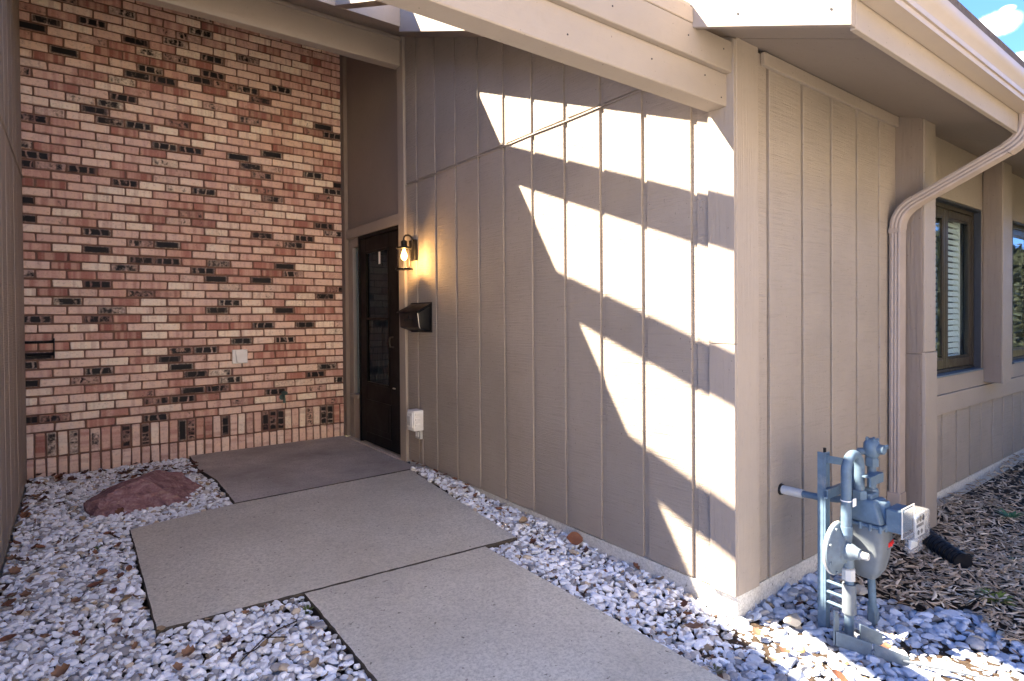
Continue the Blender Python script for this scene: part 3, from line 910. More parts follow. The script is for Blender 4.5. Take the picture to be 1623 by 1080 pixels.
MB().slope(RX, RX + .03, .885, 4.24, -.042, .29, .002).build('rake_board', M['beam'], rf)
MB().slope(-0.06, RX - .001, 4.215, 4.24, -.002, .345, .002).build('opening_fascia', M['beam'], rf)
MB().box(RX + .031, 9.5, .883, .904, 2.226, 2.340, .002).build('eave_fascia', M['beam'], rf)
MB().box(RX + .031, 9.5, .80, .902, 2.342, 2.362).build('drip_edge', M['gutter'], rf)
deck = MB().slope(RX - .012, 9.6, .84, 9.0, .27, .31)
deck.build('shingles', M['shingle'], rf, smooth=0)
MB().slope(-6.0, RX - .013, 4.20, 9.0, .32, .35).build('shingles', M['shingle'], rf, smooth=0)  # carried far left out of view to block the same sun leak
MB().slope(RX + .031, 9.6, .905, 9.0, .262, .269).build('roof_deck', M['dark_room'], rf, smooth=0)

nr = thing('neighbouring_eaves', (-1, 4, 2.6), 'roof edge of the neighbouring unit above the left wall', 'roof')
MB().slope(-.06, -.03, .885, 4.24, -.02, .165, .002).build('rake_board', M['beam'], nr)
MB().slope(XL - .02, -.061, .9, 4.24, 0.0, .012).build('soffit', M['stucco_soffit'], nr, smooth=0)
MB().slope(-3.0, -.045, .85, 4.19, .165, .19).build('shingles', M['shingle'], nr, smooth=0)

for (yy, zo) in ((.95, .055), (.97, .13), (1.30, .05), (1.62, .06), (2.2, .06), (2.21, .18), (2.8, .06), (3.4, .07)):
    MB().lathe([(.0042, 0), (.0042, .0025)], (RX - .0005, yy, zr(yy) - .042 + zo), (-1, 0, 0), 8).build('nail', M['ink'], rf)
# open rafters and the beams that carry them
NAILS = [(.35, 2.27), (.9, 2.30), (1.4, 2.26), (1.85, 2.29), (2.2, 2.31), (1.1, 2.43), (1.6, 2.41), (2.05, 2.43), (2.3, 2.44), (2.32, 2.24)]
pg = thing('open_rafters', (1.0, 2.8, 2.6), 'painted timber beams and open rafters spanning the entry courtyard', 'pergola')
for x in (1.557, 0.975, 0.396):
    MB().slope(x, x + .089, 1.60, 4.214, 0.0, .150, .003).build('rafter', M['beam'], pg)
MB().box(XL + .002, XS - .004, 1.533, 1.632, 2.208, 2.352, .004).build('header_beam', M['beam'], pg)
MB().box(XL + .002, XS - .004, 1.507, 1.600, 2.3525, 2.488, .003).build('header_board', M['beam'], pg)
for nx, nz_ in NAILS:
    MB().lathe([(.0036, 0), (.0036, .002)], (nx, 1.5335 if nz_ < 2.352 else 1.5075, nz_), (0, -1, 0), 8).build('nail', M['ink'], pg)
MB().box(XL + .002, RX - .002, 1.503, 1.600, 2.4885, 2.552, .003).build('header_cap', M['beam'], pg)
MB().box(XL + .002, RX - .002, 1.515, 1.598, 2.5525, 2.575, .003).build('header_cap', M['gutter'], pg)
MB().box(XL + .002, XS - .001, 4.80, 4.90, 3.520, 3.80, .004).build('porch_beam', M['beam'], pg)
MB().box(XL + .002, XS - .001, 4.780, 4.799, 3.744, 3.766, .003).build('beam_moulding', M['trim'], pg)

# ------------------------------------------------------------------ gutter and downspout
gt = thing('gutter', (5.6, .84, 2.32), 'taupe ogee gutter along the eave above the windows', 'gutter')
prof = [(0, 0), (.068, 0), (.071, .012), (.073, .030), (.080, .048), (.094, .064), (.104, .078), (.107, .092), (.107, .104), (.101, .104), (.100, .096), (.004, .096), (.0, .096)]
MB().prism(prof, (RX - .004, .880, 2.325), (0, -1, 0), (0, 0, 1), (1, 0, 0), 7.4).build('trough', M['gutter'], gt, smooth=50)
dn = thing('downspout', (4.06, 1.47, .1), 'ribbed taupe downspout elbowing back from the gutter to the wall', 'downspout')


def spout(path, w=.075, d=.055, up=None):
    """corrugated rectangular pipe swept along a path; local x is kept level"""
    rib = []
    n = 9
    for i in range(n + 1):
        rib.append((-w / 2 + w * i / n, d / 2 + (.004 if i % 2 else 0.0)))
    for i in range(7):
        rib.append((w / 2 + (.0035 if i % 2 else 0), d / 2 - d * i / 6))
    for i in range(1, n + 1):
        rib.append((w / 2 - w * i / n, -d / 2 - (.004 if i % 2 else 0.0)))
    for i in range(1, 6):
        rib.append((-w / 2 - (.0035 if i % 2 else 0), -d / 2 + d * i / 6))
    mb = MB()
    path = [Vector(p) for p in path]
    rings = []
    for i, p in enumerate(path):
        t = (path[min(i + 1, len(path) - 1)] - path[max(i - 1, 0)]).normalized()
        side = SIDE
        nv = t.cross(side).normalized()
        sd2 = nv.cross(t).normalized()
        rings.append([p + sd2 * a + nv * b for a, b in rib])
    m = len(rib)
    v = [q for r_ in rings for q in r_]
    f = []
    for i in range(len(rings) - 1):
        for k in range(m):
            k2 = (k + 1) % m
            f.append((i * m + k, i * m + k2, (i + 1) * m + k2, (i + 1) * m + k))
    f.append(tuple(range(m))); f.append(tuple((len(rings) - 1) * m + k for k in range(m)))
    return mb.add(v, f)


SIDE = Vector((1, 0, 0))
top, kn1, kn2, bot = Vector((4.06, .845, 2.33)), Vector((4.06, .845, 2.20)), Vector((4.06, 1.462, 1.895)), Vector((4.06, 1.468, .12))


def bend(a, b, c, r, n=6):
    """points rounding the corner b"""
    p, q = b + (a - b).normalized() * r, b + (c - b).normalized() * r
    return [(1 - s_) ** 2 * p + 2 * s_ * (1 - s_) * b + s_ ** 2 * q for s_ in [i / n for i in range(n + 1)]]


e1 = bend(top, kn1, kn2, .10)
e2 = bend(kn1, kn2, bot, .11)
spout([top] + e1, .080, .060).build('elbow', M['spout'], dn, smooth=25)
spout([e1[-1], e2[0]]).build('pipe', M['spout'], dn, smooth=25)
spout(e2, .080, .060).build('elbow', M['spout'], dn, smooth=25)
spout([e2[-1], Vector((4.06, 1.468, .17))]).build('pipe', M['spout'], dn, smooth=25)
MB().box(4.014, 4.106, 1.432, 1.508, .085, .172, .004).build('outlet_adapter', M['spout'], dn)
MB().box(4.016, 4.104, 1.433, 1.50, 1.765, 1.795, .003).build('strap', M['spout'], dn)

# ------------------------------------------------------------------ drain hose
hp = []
for i in range(60):
    s_ = i / 59
    p = Vector((4.06, 1.44, .06)) * (1 - s_) ** 2 + 2 * s_ * (1 - s_) * Vector((3.98, 1.33, -.03)) + s_ ** 2 * Vector((3.74, 1.04, -.045))
    hp.append(p)
hr = [.047 if i % 3 else .040 for i in range(60)]
tag(MB().tube(hp, hr, 16).build('drain_hose', M['hose'], None, smooth=25), 'short black corrugated drain hose lying on the mulch', 'hose')

# ------------------------------------------------------------------ wall lamp
LX, LY = 2.222, 4.475
lp = thing('wall_lamp', (XS, 4.55, 1.70), 'lit black lantern with a glass cylinder on a hooked arm', 'lamp')
MB().box(XS - .028, XS - .001, 4.535, 4.645, 1.765, 1.945, .004).build('back_plate', M['black_metal'], lp)
arm = []
for i in range(13):
    a = math.pi * i / 12
    arm.append(((XS - .03 + LX) / 2 + (XS - .03 - LX) / 2 * math.cos(a), 4.575 + (LY - 4.575) * i / 12, 1.918 + .055 * math.sin(a)))
MB().tube([(XS - .02, 4.58, 1.86)] + arm + [(LX, LY, 1.895)], .007, 8).build('arm', M['black_metal'], lp)
MB().lathe([(.016, .0), (.026, .002), (.026, .045), (.018, .05), (.012, .055)], (LX, LY, 1.866), n=16).build('socket', M['black_metal'], lp)
MB().lathe([(.066, 0), (.068, .004), (.066, .012), (.030, .020)], (LX, LY, 1.848), n=28).build('cap', M['black_metal'], lp)
MB().lathe([(.072, 0), (.074, .005), (.070, .012), (.05, .014)], (LX, LY, 1.672), n=28).build('base', M['black_metal'], lp)
gl = MB()
n = 28
v = [(LX + r_ * math.cos(2 * math.pi * k / n), LY + r_ * math.sin(2 * math.pi * k / n), zz) for r_, zz in ((.058, 1.686), (.058, 1.848)) for k in range(n)]
gl.add(v, [(k, (k + 1) % n, n + (k + 1) % n, n + k) for k in range(n)])
gl.build('shade', M['clear'], lp, fix=True)
MB().tube([(LX + .05, LY + .0, 1.684), (LX + .05, LY, 1.85)], .0055, 8).build('rod', M['black_metal'], lp)
MB().lathe([(.004, 0), (.018, .012), (.024, .03), (.022, .05), (.012, .07), (.011, .085)], (LX, LY, 1.752), n=16).build('bulb', M['bulb'], lp)
ld = bpy.data.lights.new('lamp_light', 'POINT')
ld.energy = 0.7; ld.color = (1.0, 0.56, 0.20); ld.shadow_soft_size = .026
lo = bpy.data.objects.new('lamp_light', ld); COL.objects.link(lo)
lo.parent = lp; lo.location = Vector((LX, LY - .0, 1.735)) - ORIG[lp.name]

# ------------------------------------------------------------------ mailbox
mbx = thing('mailbox', (XS, 4.5, 1.15), 'black metal wall mailbox with a sloping lid below the lamp', 'mailbox')
MY0, MY1 = 4.295, 4.655
c = [(2.262, MY0 + .004, 1.186), (XS - .002, MY0 + .004, 1.150), (XS - .002, MY1 - .004, 1.150), (2.262, MY1 - .004, 1.186), (2.252, MY0 + .004, 1.315), (XS - .002, MY0 + .004, 1.376), (XS - .002, MY1 - .004, 1.376), (2.252, MY1 - .004, 1.315)]
MB().hexa(c, .012, 3).build('box', M['black_paint'], mbx)
MB().box(XS - .006, XS - .0005, MY0 - .01, MY1 + .008, 1.145, 1.398, .002).build('back_plate', M['black_paint'], mbx)
c = [(2.236, MY0 - .006, 1.311), (XS - .006, MY0 - .006, 1.382), (XS - .006, MY1 + .006, 1.382), (2.236, MY1 + .006, 1.311), (2.236, MY0 - .006, 1.318), (XS - .006, MY0 - .006, 1.390), (XS - .006, MY1 + .006, 1.390), (2.236, MY1 + .006, 1.318)]
MB().hexa(c, .002).build('lid', M['black_paint'], mbx)
MB().tube([(2.250, MY0 + .002, 1.305), (2.256, MY0 + .0, 1.25), (2.262, MY0 + .002, 1.20), (2.275, MY0 + .003, 1.175)], .0022, 6).build('edge_seam', M['silver'], mbx)
em = MB()
for k in range(7):
    em.box(2.2495, 2.262, 4.40 + .022 * k, 4.413 + .022 * k, 1.238, 1.262, .001)
em.box(2.249, 2.262, 4.466, 4.474, 1.268, 1.29, .001)
em.build('embossed_band', M['black_paint'], mbx)

# ------------------------------------------------------------------ utility box by the door
ub = thing('utility_box', (XS, 4.5, .3), 'small white weatherproof outlet box low on the wall near the door', 'outlet box')
MB().box(2.285, XS - .001, 4.452, 4.572, .305, .480, .006, 2).build('housing', M['white_plastic'], ub)
MB().box(2.277, 2.287, 4.466, 4.562, .335, .462, .003).build('cover', M['white_plastic'], ub)
MB().box(2.272, 2.279, 4.500, 4.555, .350, .430, .003).build('flap', M['grey_plastic'], ub)
for zz in (.345, .395, .44): MB().box(2.30, 2.345, 4.444, 4.454, zz, zz + .022, .002).build('hinge', M['white_plastic'], ub)
MB().box(2.352, XS - .001, 4.470, 4.558, .228, .303, .003).build('outlet_cover', M['grey_plastic'], ub)
mb = MB()
for yy in (4.49, 4.525): mb.box(2.349, 2.353, yy, yy + .022, .245, .285, .001)
mb.build('socket', M['white_plastic'], ub)
MB().tube([(2.374, 4.462, .23), (2.374, 4.462, .05), (2.372, 4.45, -.04)], .006, 6).build('wire', M['spout'], ub)

# ------------------------------------------------------------------ fittings on the brick wall
vc = thing('vent_cover', (1.31, YB, .9), 'square white plastic vent cover on the brick wall', 'vent cover')
MB().box(1.245, 1.385, YB - .022, YB + .004, .828, .966, .004).build('plate', M['white_plastic'], vc)
c = [(1.283, YB - .055, .836), (1.377, YB - .055, .836), (1.377, YB - .02, .836), (1.283, YB - .02, .836), (1.270, YB - .028, .958), (1.377, YB - .028, .958), (1.377, YB - .02, .958), (1.270, YB - .02, .958)]
MB().hexa(c, .002).build('flap', M['white_plastic'], vc)
hb = thing('hose_tap', (1.72, YB, .45), 'small green bronze hose tap on the brick wall', 'tap')
MB().tube([(1.72, YB + .01, .455), (1.72, YB - .07, .455), (1.715, YB - .095, .44), (1.713, YB - .10, .405)], .013, 8).build('spout', M['brass'], hb)
MB().tube([(1.72, YB - .06, .455), (1.722, YB - .075, .50)], .008, 8).build('stem', M['brass'], hb)
MB().lathe([(.012, -.004), (.032, -.003), (.032, .004), (.012, .005)], (1.722, YB - .077, .505), (0, -.5, 1), 12).build('handle', M['brass'], hb)
MB().lathe([(.03, 0), (.03, .006)], (1.72, YB - .002, .455), (0, -1, 0), 12).build('flange', M['brass'], hb)
gh = thing('iron_bracket', (-.26, YB, 1.03), 'black wrought iron double bar bracket at the left end of the brick wall', 'bracket')
for zz in (1.092, .990):
    MB().tube([(-.372, YB - .03, zz + .004), (-.36, YB - .03, zz), (-.30, YB - .03, zz - .002), (-.20, YB - .03, zz - .001), (-.155, YB - .03, zz), (-.142, YB - .03, zz + .003)], [.020, .013, .011, .011, .013, .016], 8).build('bar', M['black_metal'], gh)
MB().box(-.385, -.366, YB - .042, YB - .006, .965, 1.115, .002).build('end_plate', M['black_metal'], gh)
MB().box(-.146, -.136, YB - .040, YB - .002, .955, 1.12, .002).build('end_plate', M['black_metal'], gh)

# ------------------------------------------------------------------ gas meter
gm = thing('gas_meter', (2.75, 1.12, -.09), 'blue grey gas meter with regulator and bent pipes by the wall corner', 'gas meter')
B = M['meter_blue']
mx0, mx1, my0, my1 = 2.700, 2.835, 1.036, 1.190
# lower bowl: rounded and tapering
bo = MB()
secs = [(.118, .018, .020), (.130, .038, .040), (.165, .055, .060), (.22, .066, .073), (.30, .072, .082), (.362, .073, .083)]
n = 20
cxm, cym = (mx0 + mx1) / 2, (my0 + my1) / 2
v = []
for zz, hx, hy in secs:
    for k in range(n):
        a = 2 * math.pi * k / n
        ca, sa = math.cos(a), math.sin(a)
        e = 0.45
        v.append((cxm + hx * math.copysign(abs(ca) ** e, ca), cym + hy * math.copysign(abs(sa) ** e, sa), zz))
f = [(i * n + k, i * n + (k + 1) % n, (i + 1) * n + (k + 1) % n, (i + 1) * n + k) for i in range(len(secs) - 1) for k in range(n)]
f += [tuple(range(n - 1, -1, -1)), tuple((len(secs) - 1) * n + k for k in range(n))]
bo.add(v, f).build('bowl', M['meter_grey'], gm, smooth=50)
sm = MB().box(mx0 - .010, mx1 + .010, my0 - .010, my1 + .010, .360, .374, .004)
sm.build('flange', B, gm)
for k in range(5):
    MB().lathe([(.007, -.004), (.007, .024)], (mx0 - .008, my0 + k * (my1 - my0) / 4, .354), n=8).build('bolt', B, gm)
for k in range(1, 5):
    MB().lathe([(.007, -.004), (.007, .024)], (mx0 - .008 + k * (mx1 - mx0 + .016) / 4, my0 - .008, .354), n=8).build('bolt', B, gm)
hd = MB()
hd.hexa([(mx0 - .003, my0 - .003, .374), (mx1 + .003, my0 - .003, .374), (mx1 + .003, my1 + .003, .374), (mx0 - .003, my1 + .003, .374),
         (mx0 + .010, my0 + .028, .470), (mx1 - .010, my0 + .028, .470), (mx1 - .010, my1 - .012, .470), (mx0 + .010, my1 - .012, .470)], .012, 3)
hd.hexa([(mx0 + .045, my0 - .018, .374), (mx1 - .02, my0 - .018, .374), (mx1 - .02, my0 + .03, .374), (mx0 + .045, my0 + .03, .374),
         (mx0 + .045, my0 + .006, .462), (mx1 - .02, my0 + .006, .462), (mx1 - .02, my0 + .04, .466), (mx0 + .045, my0 + .04, .466)], .008, 2)
hd.box(mx0 + .04, mx1 - .03, my0 + .05, my1 - .05, .465, .492, .005)
hd.build('top_housing', B, gm, smooth=40)
# index box and clear cover facing the camera side
ix0, ix1 = 2.730, 2.845
MB().box(ix0, ix1, .968, my0 - .004, .352, .450, .006).build('index_base', B, gm)
MB().box(ix0 - .004, ix1 + .004, .905, .967, .340, .458, .010, 2).box(ix0 + .012, ix1 - .02, .925, .965, .285, .342, .006, 2).build('index_cover', M['clear_plastic'], gm)
MB().tube([(ix0 - .006, .966, .338), (ix1 + .006, .966, .338), (ix1 + .006, .966, .460), (ix0 - .006, .966, .460), (ix0 - .006, .966, .338)], .003, 6).build('cover_gasket', M['white_fitting'], gm)
MB().box(ix0 + .006, ix1 - .006, .922, .926, .350, .448, .002).build('dial_plate', M['grey_plastic'], gm)
MB().box(ix0 + .018, ix1 - .028, .940, .952, .296, .335, .003).build('transmitter', M['grey_plastic'], gm)
mb = MB()
for k in range(3):
    for dz in (.423, ):
        c0 = (ix0 + .028 + .030 * k, .9215, dz)
        mb.lathe([(.0125, 0), (.0125, .0012), (.0095, .0012), (.0095, 0)], c0, (0, -1, 0), 12)
for k in range(6):
    mb.box(ix0 + .018 + .013 * k, ix0 + .026 + .013 * k, .9205, .9222, .392, .404)
for k in range(2):
    mb.lathe([(.010, 0), (.010, .0012), (.0075, .0012), (.0075, 0)], (ix0 + .036 + .035 * k, .9215, .370), (0, -1, 0), 12)
mb.build('dial_mark', M['ink'], gm)
lb = MB().box(mx0 + .062, mx0 + .118, my0 - .0035, my0 + .004, .262, .305, .001)
lb.build('label', M['meter_grey'], gm)
mb = MB()
mb.tube([(mx0 + .066, my0 - .005, .276), (mx0 + .080, my0 - .006, .290), (mx0 + .090, my0 - .006, .277), (mx0 + .102, my0 - .006, .292), (mx0 + .114, my0 - .005, .284)], .0045, 6)
mb.tube([(mx0 + .066, my0 - .005, .288), (mx0 + .114, my0 - .005, .296)], .003, 6)
mb.build('logo', M['red_mark'], gm)
MB().box(mx0 + .085, mx0 + .110, my0 - .0035, my0 + .004, .326, .332).build('sticker', M['white_plastic'], gm)


def nut(c, r=.026, h=.034, mat=B, name='nut'):
    return MB().lathe([(r, 0), (r, h), (r * .86, h + .004)], c, n=6).build(name, mat, gm, smooth=20)


# inlet U pipe
ux0, ux1, uy = 2.600, 2.725, 1.130
up = [(ux0, uy, .33)] + [((ux0 + ux1) / 2 - (ux1 - ux0) / 2 * math.cos(math.pi * k / 14), uy, .605 + .0625 * math.sin(math.pi * k / 14)) for k in range(15)] + [(ux1, uy, .48)]
MB().tube(up, .0205, 14).build('pipe', B, gm, smooth=60)
nut((ux1, uy, .468), .030, .036)
MB().lathe([(.024, 0), (.024, .035)], (ux0, uy, .34), n=14).build('coupling', B, gm)
tg = MB().tube([(ux0, uy, .482), (ux0, uy, .486)], .0225, 12)
tg.build('cable_tie', M['white_plastic'], gm)
MB().box(ux0 - .004, ux0 + .026, uy - .030, uy - .026, .462, .496, .002).build('seal_tag', M['white_plastic'], gm)
# outlet riser and shut-off valve
ox, oy = 2.812, 1.115
MB().tube([(ox, oy, .475), (ox, oy, .64)], .018, 14).build('pipe', B, gm, smooth=60)
nut((ox, oy, .468), .028, .03)
nut((ox, oy, .600), .028, .034)
MB().lathe([(.022, 0), (.030, .010), (.034, .035), (.032, .062), (.022, .078), (.012, .084)], (ox, oy, .638), n=14).build('valve_body', B, gm)
MB().lathe([(.022, 0), (.022, .026), (.010, .034)], (ox, oy - .024, .678), (0, -1, 0), 12).build('valve_core', B, gm)
MB().box(ox + .010, ox + .066, oy - .044, oy - .034, .672, .690, .003).build('valve_lever', B, gm)
mb = MB()
for k in range(5):
    a = 2 * math.pi * k / 5
    mb.lathe([(.006, 0), (.006, .010)], (ox + .022 * math.cos(a), oy + .022 * math.sin(a), .714), n=6)
mb.build('valve_bolt', B, gm)
MB().tube([(ox - .03, oy + .06, .63), (ox - .03, oy + .06, .44)], .018, 12).build('pipe', B, gm, smooth=60)
MB().tube([(ox - .03, oy + .06, .63), (ox - .02, oy + .04, .66), (ox, oy, .665)], .017, 12).build('pipe', B, gm, smooth=60)
# house pipe through the siding
MB().tube([(2.772, 1.53, .412), (2.772, 1.40, .414)], .021, 14).build('pipe_sleeve', M['white_fitting'], gm, smooth=60)
MB().tube([(2.772, 1.42, .414), (2.775, 1.33, .416), (2.780, 1.25, .425), (ox - .03, oy + .07, .44)], .016, 12).build('pipe', B, gm, smooth=60)
MB().lathe([(.030, 0), (.026, .012)], (2.772, 1.512, .412), (0, -1, 0), 14).build('wall_flange', M['black_metal'], gm)
# mounting post and arms
MB().box(2.616, 2.656, 1.222, 1.230, -.16, .665, .001).box(2.616, 2.623, 1.2305, 1.258, -.16, .665, .001).build('bracket_post', B, gm)
MB().hexa([(2.622, 1.215, .622), (2.79, 1.165, .585), (2.79, 1.171, .585), (2.622, 1.221, .622), (2.622, 1.215, .655), (2.79, 1.165, .617), (2.79, 1.171, .617), (2.622, 1.221, .655)]).build('bracket_arm', B, gm)
MB().box(2.60, 2.83, 1.205, 1.211, .470, .510).box(2.60, 2.83, 1.2112, 1.2215, .470, .475).box(2.60, 2.83, 1.2112, 1.2215, .505, .510).build('bracket_arm', B, gm)
MB().box(2.70, 2.83, 1.075, 1.081, .535, .575).box(2.70, 2.83, 1.081, 1.11, .570, .575).build('bracket_arm', B, gm)
MB().lathe([(.007, 0), (.007, .02)], (2.636, 1.235, .663), n=6).build('bolt', M['black_metal'], gm)
# regulator: diaphragm disc facing the camera side, spring cap, nut, riser
rc_ = (2.588, 1.165, .275)
MB().lathe([(.02, .030), (.055, .026), (.092, .008), (.107, .004), (.109, -.002), (.109, -.010), (.105, -.014), (.085, -.020), (.060, -.030), (.052, -.040), (.030, -.044)], rc_, (0, 1, 0), 40).build('diaphragm_case', M['galv'], gm, smooth=30)
MB().lathe([(.109, .0), (.1115, .0015), (.1115, .0085), (.109, .010)], (rc_[0], rc_[1] - .004, rc_[2]), (0, 1, 0), 40).build('rim', M['white_fitting'], gm, smooth=30)
for k in range(8):
    a = 2 * math.pi * (k + .5) / 8
    MB().lathe([(.0065, 0), (.0065, .010)], (rc_[0] + .098 * math.cos(a), rc_[1] - .012, rc_[2] + .098 * math.sin(a)), (0, -1, 0), 6).build('bolt', M['galv'], gm)
MB().lathe([(.040, 0), (.034, .03), (.026, .045), (.022, .06)], (rc_[0], rc_[1] - .035, rc_[2]), (0, -1, 0), 20).build('regulator_body', M['galv'], gm)
MB().lathe([(.0145, 0), (.0155, .006), (.0150, .052), (.012, .058), (.007, .059)], (rc_[0] + .004, rc_[1] - .068, rc_[2] - .002), (0, -1, 0), 18).build('spring_cap', M['white_fitting'], gm)
MB().tube([(rc_[0], rc_[1] - .05, rc_[2]), (ux0, uy, .24), (ux0, uy, .36)], .024, 14).build('regulator_neck', M['galv'], gm)
rx, ry = 2.622, 1.128
MB().tube([(rx - .012, ry, .25), (rx - .006, ry, .20)], .022, 12).build('neck', M['galv'], gm)
MB().lathe([(.027, 0), (.027, .045), (.022, .05)], (rx - .006, ry, .145), n=8).build('nut', M['white_fitting'], gm, smooth=20)
MB().tube([(rx, ry, .15), (rx, ry, -.16)], .0185, 14).build('riser', B, gm)
MB().tube([(rx, ry, .125), (rx, ry, .0)], .027, 14).build('union', M['meter_grey'], gm)
for zz in (.10, .055, .01):
    MB().tube([(2.625, 1.226, zz + .004), (rx + .004, ry + .01, zz)], .007, 8).build('clamp_rod', B, gm)
# leg under the bowl
MB().tube([(2.80, 1.115, .16), (2.825, 1.118, -.0), (2.845, 1.12, -.14)], .016, 10).build('leg', B, gm)
MB().hexa([(2.822, 1.10, -.14), (2.885, 1.10, -.14), (2.885, 1.14, -.14), (2.822, 1.14, -.14), (2.815, 1.102, -.005), (2.845, 1.102, -.025), (2.845, 1.138, -.025), (2.815, 1.138, -.005)], .006).build('foot_plate', M['meter_blue'], gm)

# angle iron anchor in the gravel
aa = thing('angle_iron', (2.56, 1.02, -.09), 'pale steel angle bracket with a thin rod half sunk in white gravel', 'steel bracket')
p0, p1, p2 = Vector((2.500, 1.128, -.10)), Vector((2.535, 1.005, -.105)), Vector((2.60, .895, -.115))
def plate(a, b, h0, h1, th=.007, name='plate'):
    d = (b - a).normalized(); nv = Vector((-d.y, d.x, 0)) * th
    c = [a, b, b + nv, a + nv]
    return MB().hexa([(q.x, q.y, q.z) for q in c] + [(a.x, a.y, a.z + h0), (b.x, b.y, b.z + h1), (b.x + nv.x, b.y + nv.y, b.z + h1), (a.x + nv.x, a.y + nv.y, a.z + h0)], .0015).build(name, M['galv'], aa)
plate(p0, p1, .062, .058)
plate(p1 + Vector((.004, -.004, 0)), p2, .058, .040)
plate(p0 + Vector((.0, .004, 0)), p0 + Vector((.040, .004, 0)), .150, .110)
plate(Vector((2.60, 1.075, -.11)), Vector((2.68, 1.02, -.11)), .09, .045)
MB().lathe([(.006, 0), (.006, .012)], (2.538, 1.0, -.075), (-.9, -.4, 0), 8).build('bolt', M['galv'], aa)
MB().tube([p2 + Vector((-.01, .02, .02)), (2.66, .74, -.082), (2.74, .56, -.085)], .006, 8).build('rod', M['meter_grey'], aa)

# ------------------------------------------------------------------ boulder
bm = bmesh.new()
bmesh.ops.create_icosphere(bm, subdivisions=5, radius=1.0)
rr = np.random.default_rng(3)
planes = []
for _ in range(16):
    nv = Vector(rr.normal(size=3)); nv.normalize(); planes.append((nv, rr.uniform(.72, .95)))
planes += [(Vector((-.25, -.75, .60)).normalized(), .66), (Vector((.45, -.25, .85)).normalized(), .60), (Vector((-.6, .3, .7)).normalized(), .72)]
from mathutils import noise as mnoise
for vv in bm.verts:
    p = vv.co.copy()
    for nv, d in planes:
        e = p.dot(nv) - d
        if e > 0: p -= nv * e
    p += p.normalized() * (mnoise.fractal(p * 2.0, 1.0, 2.0, 4) * .06 - abs(mnoise.noise(p * 4.5)) * .09 + mnoise.noise(Vector((p.x * 5, p.y * 9, p.z * 22))) * .022 + mnoise.noise(p * 20) * .012)
    vv.co = Vector((p.x * .435, p.y * .37, p.z * .245))
me = bpy.data.meshes.new('boulder'); bm.to_mesh(me); bm.free()
me.materials.append(M['rock']); me.shade_smooth(); me.set_sharp_from_angle(angle=R(16))
bo = bpy.data.objects.new('boulder', me); COL.objects.link(bo)
bo.location = (.455, 5.02, -.075); bo.rotation_euler = (R(4), R(8), R(8))
tag(bo, 'flat purple quartzite boulder set in white gravel by the brick wall', 'boulder')

# ------------------------------------------------------------------ gravel
def chip_protos(sub, k, seed, flat=1.0):
    """angular stone chips: spheres cut by random planes"""
    rg = np.random.default_rng(seed)
    bm = bmesh.new(); bmesh.ops.create_icosphere(bm, subdivisions=sub, radius=1.0)
    base = np.array([v.co[:] for v in bm.verts]); F = np.array([[v.index for v in f.verts] for f in bm.faces]); bm.free()
    out = []
    for _ in range(k):
        V = base.copy()
        for _ in range(9):
            n = rg.normal(size=3); n /= np.linalg.norm(n); d = rg.uniform(.45, .85)
            e = V @ n - d
            V = V - np.outer(np.where(e > 0, e, 0), n)
        V *= np.array([rg.uniform(.85, 1.25), rg.uniform(.65, .95), rg.uniform(.42, .7) * flat])
        out.append(V)
    return out, F


def in_poly(P, poly):
    x, y = P[:, 0], P[:, 1]
    ins = np.zeros(len(P), bool)
    n = len(poly)
    for i in range(n):
        x1, y1 = poly[i]; x2, y2 = poly[(i + 1) % n]
        c = ((y1 > y) != (y2 > y)) & (x < (x2 - x1) * (y - y1) / (y2 - y1 + 1e-12) + x1)
        ins ^= c
    return ins


SLABS = [[(0.87, 4.45), (2.40, 4.50), (2.40, 6.35), (0.85, 6.35), (0.82, 5.7), (0.89, 5.2)], [(0.25, 2.852), (2.08, 2.745), (2.295, 4.55), (0.88, 4.50), (0.25, 4.335)], [(0.83, -2), (1.842, -2), (1.858, 2.80), (0.846, 2.80)]]


def gz(P):
    """height of the gravel surface"""
    x, y = P[:, 0], P[:, 1]
    a = np.where(x < 1.0, -.050, np.interp(y, [1.2, 2.0, 3.3, 4.4], [-.118, -.085, -.035, -.008]))
    a = np.where(y < 1.45, np.where(x > 1.85, -.120, a), a)
    return a + .008 * np.sin(x * 7 + 1) * np.sin(y * 6)


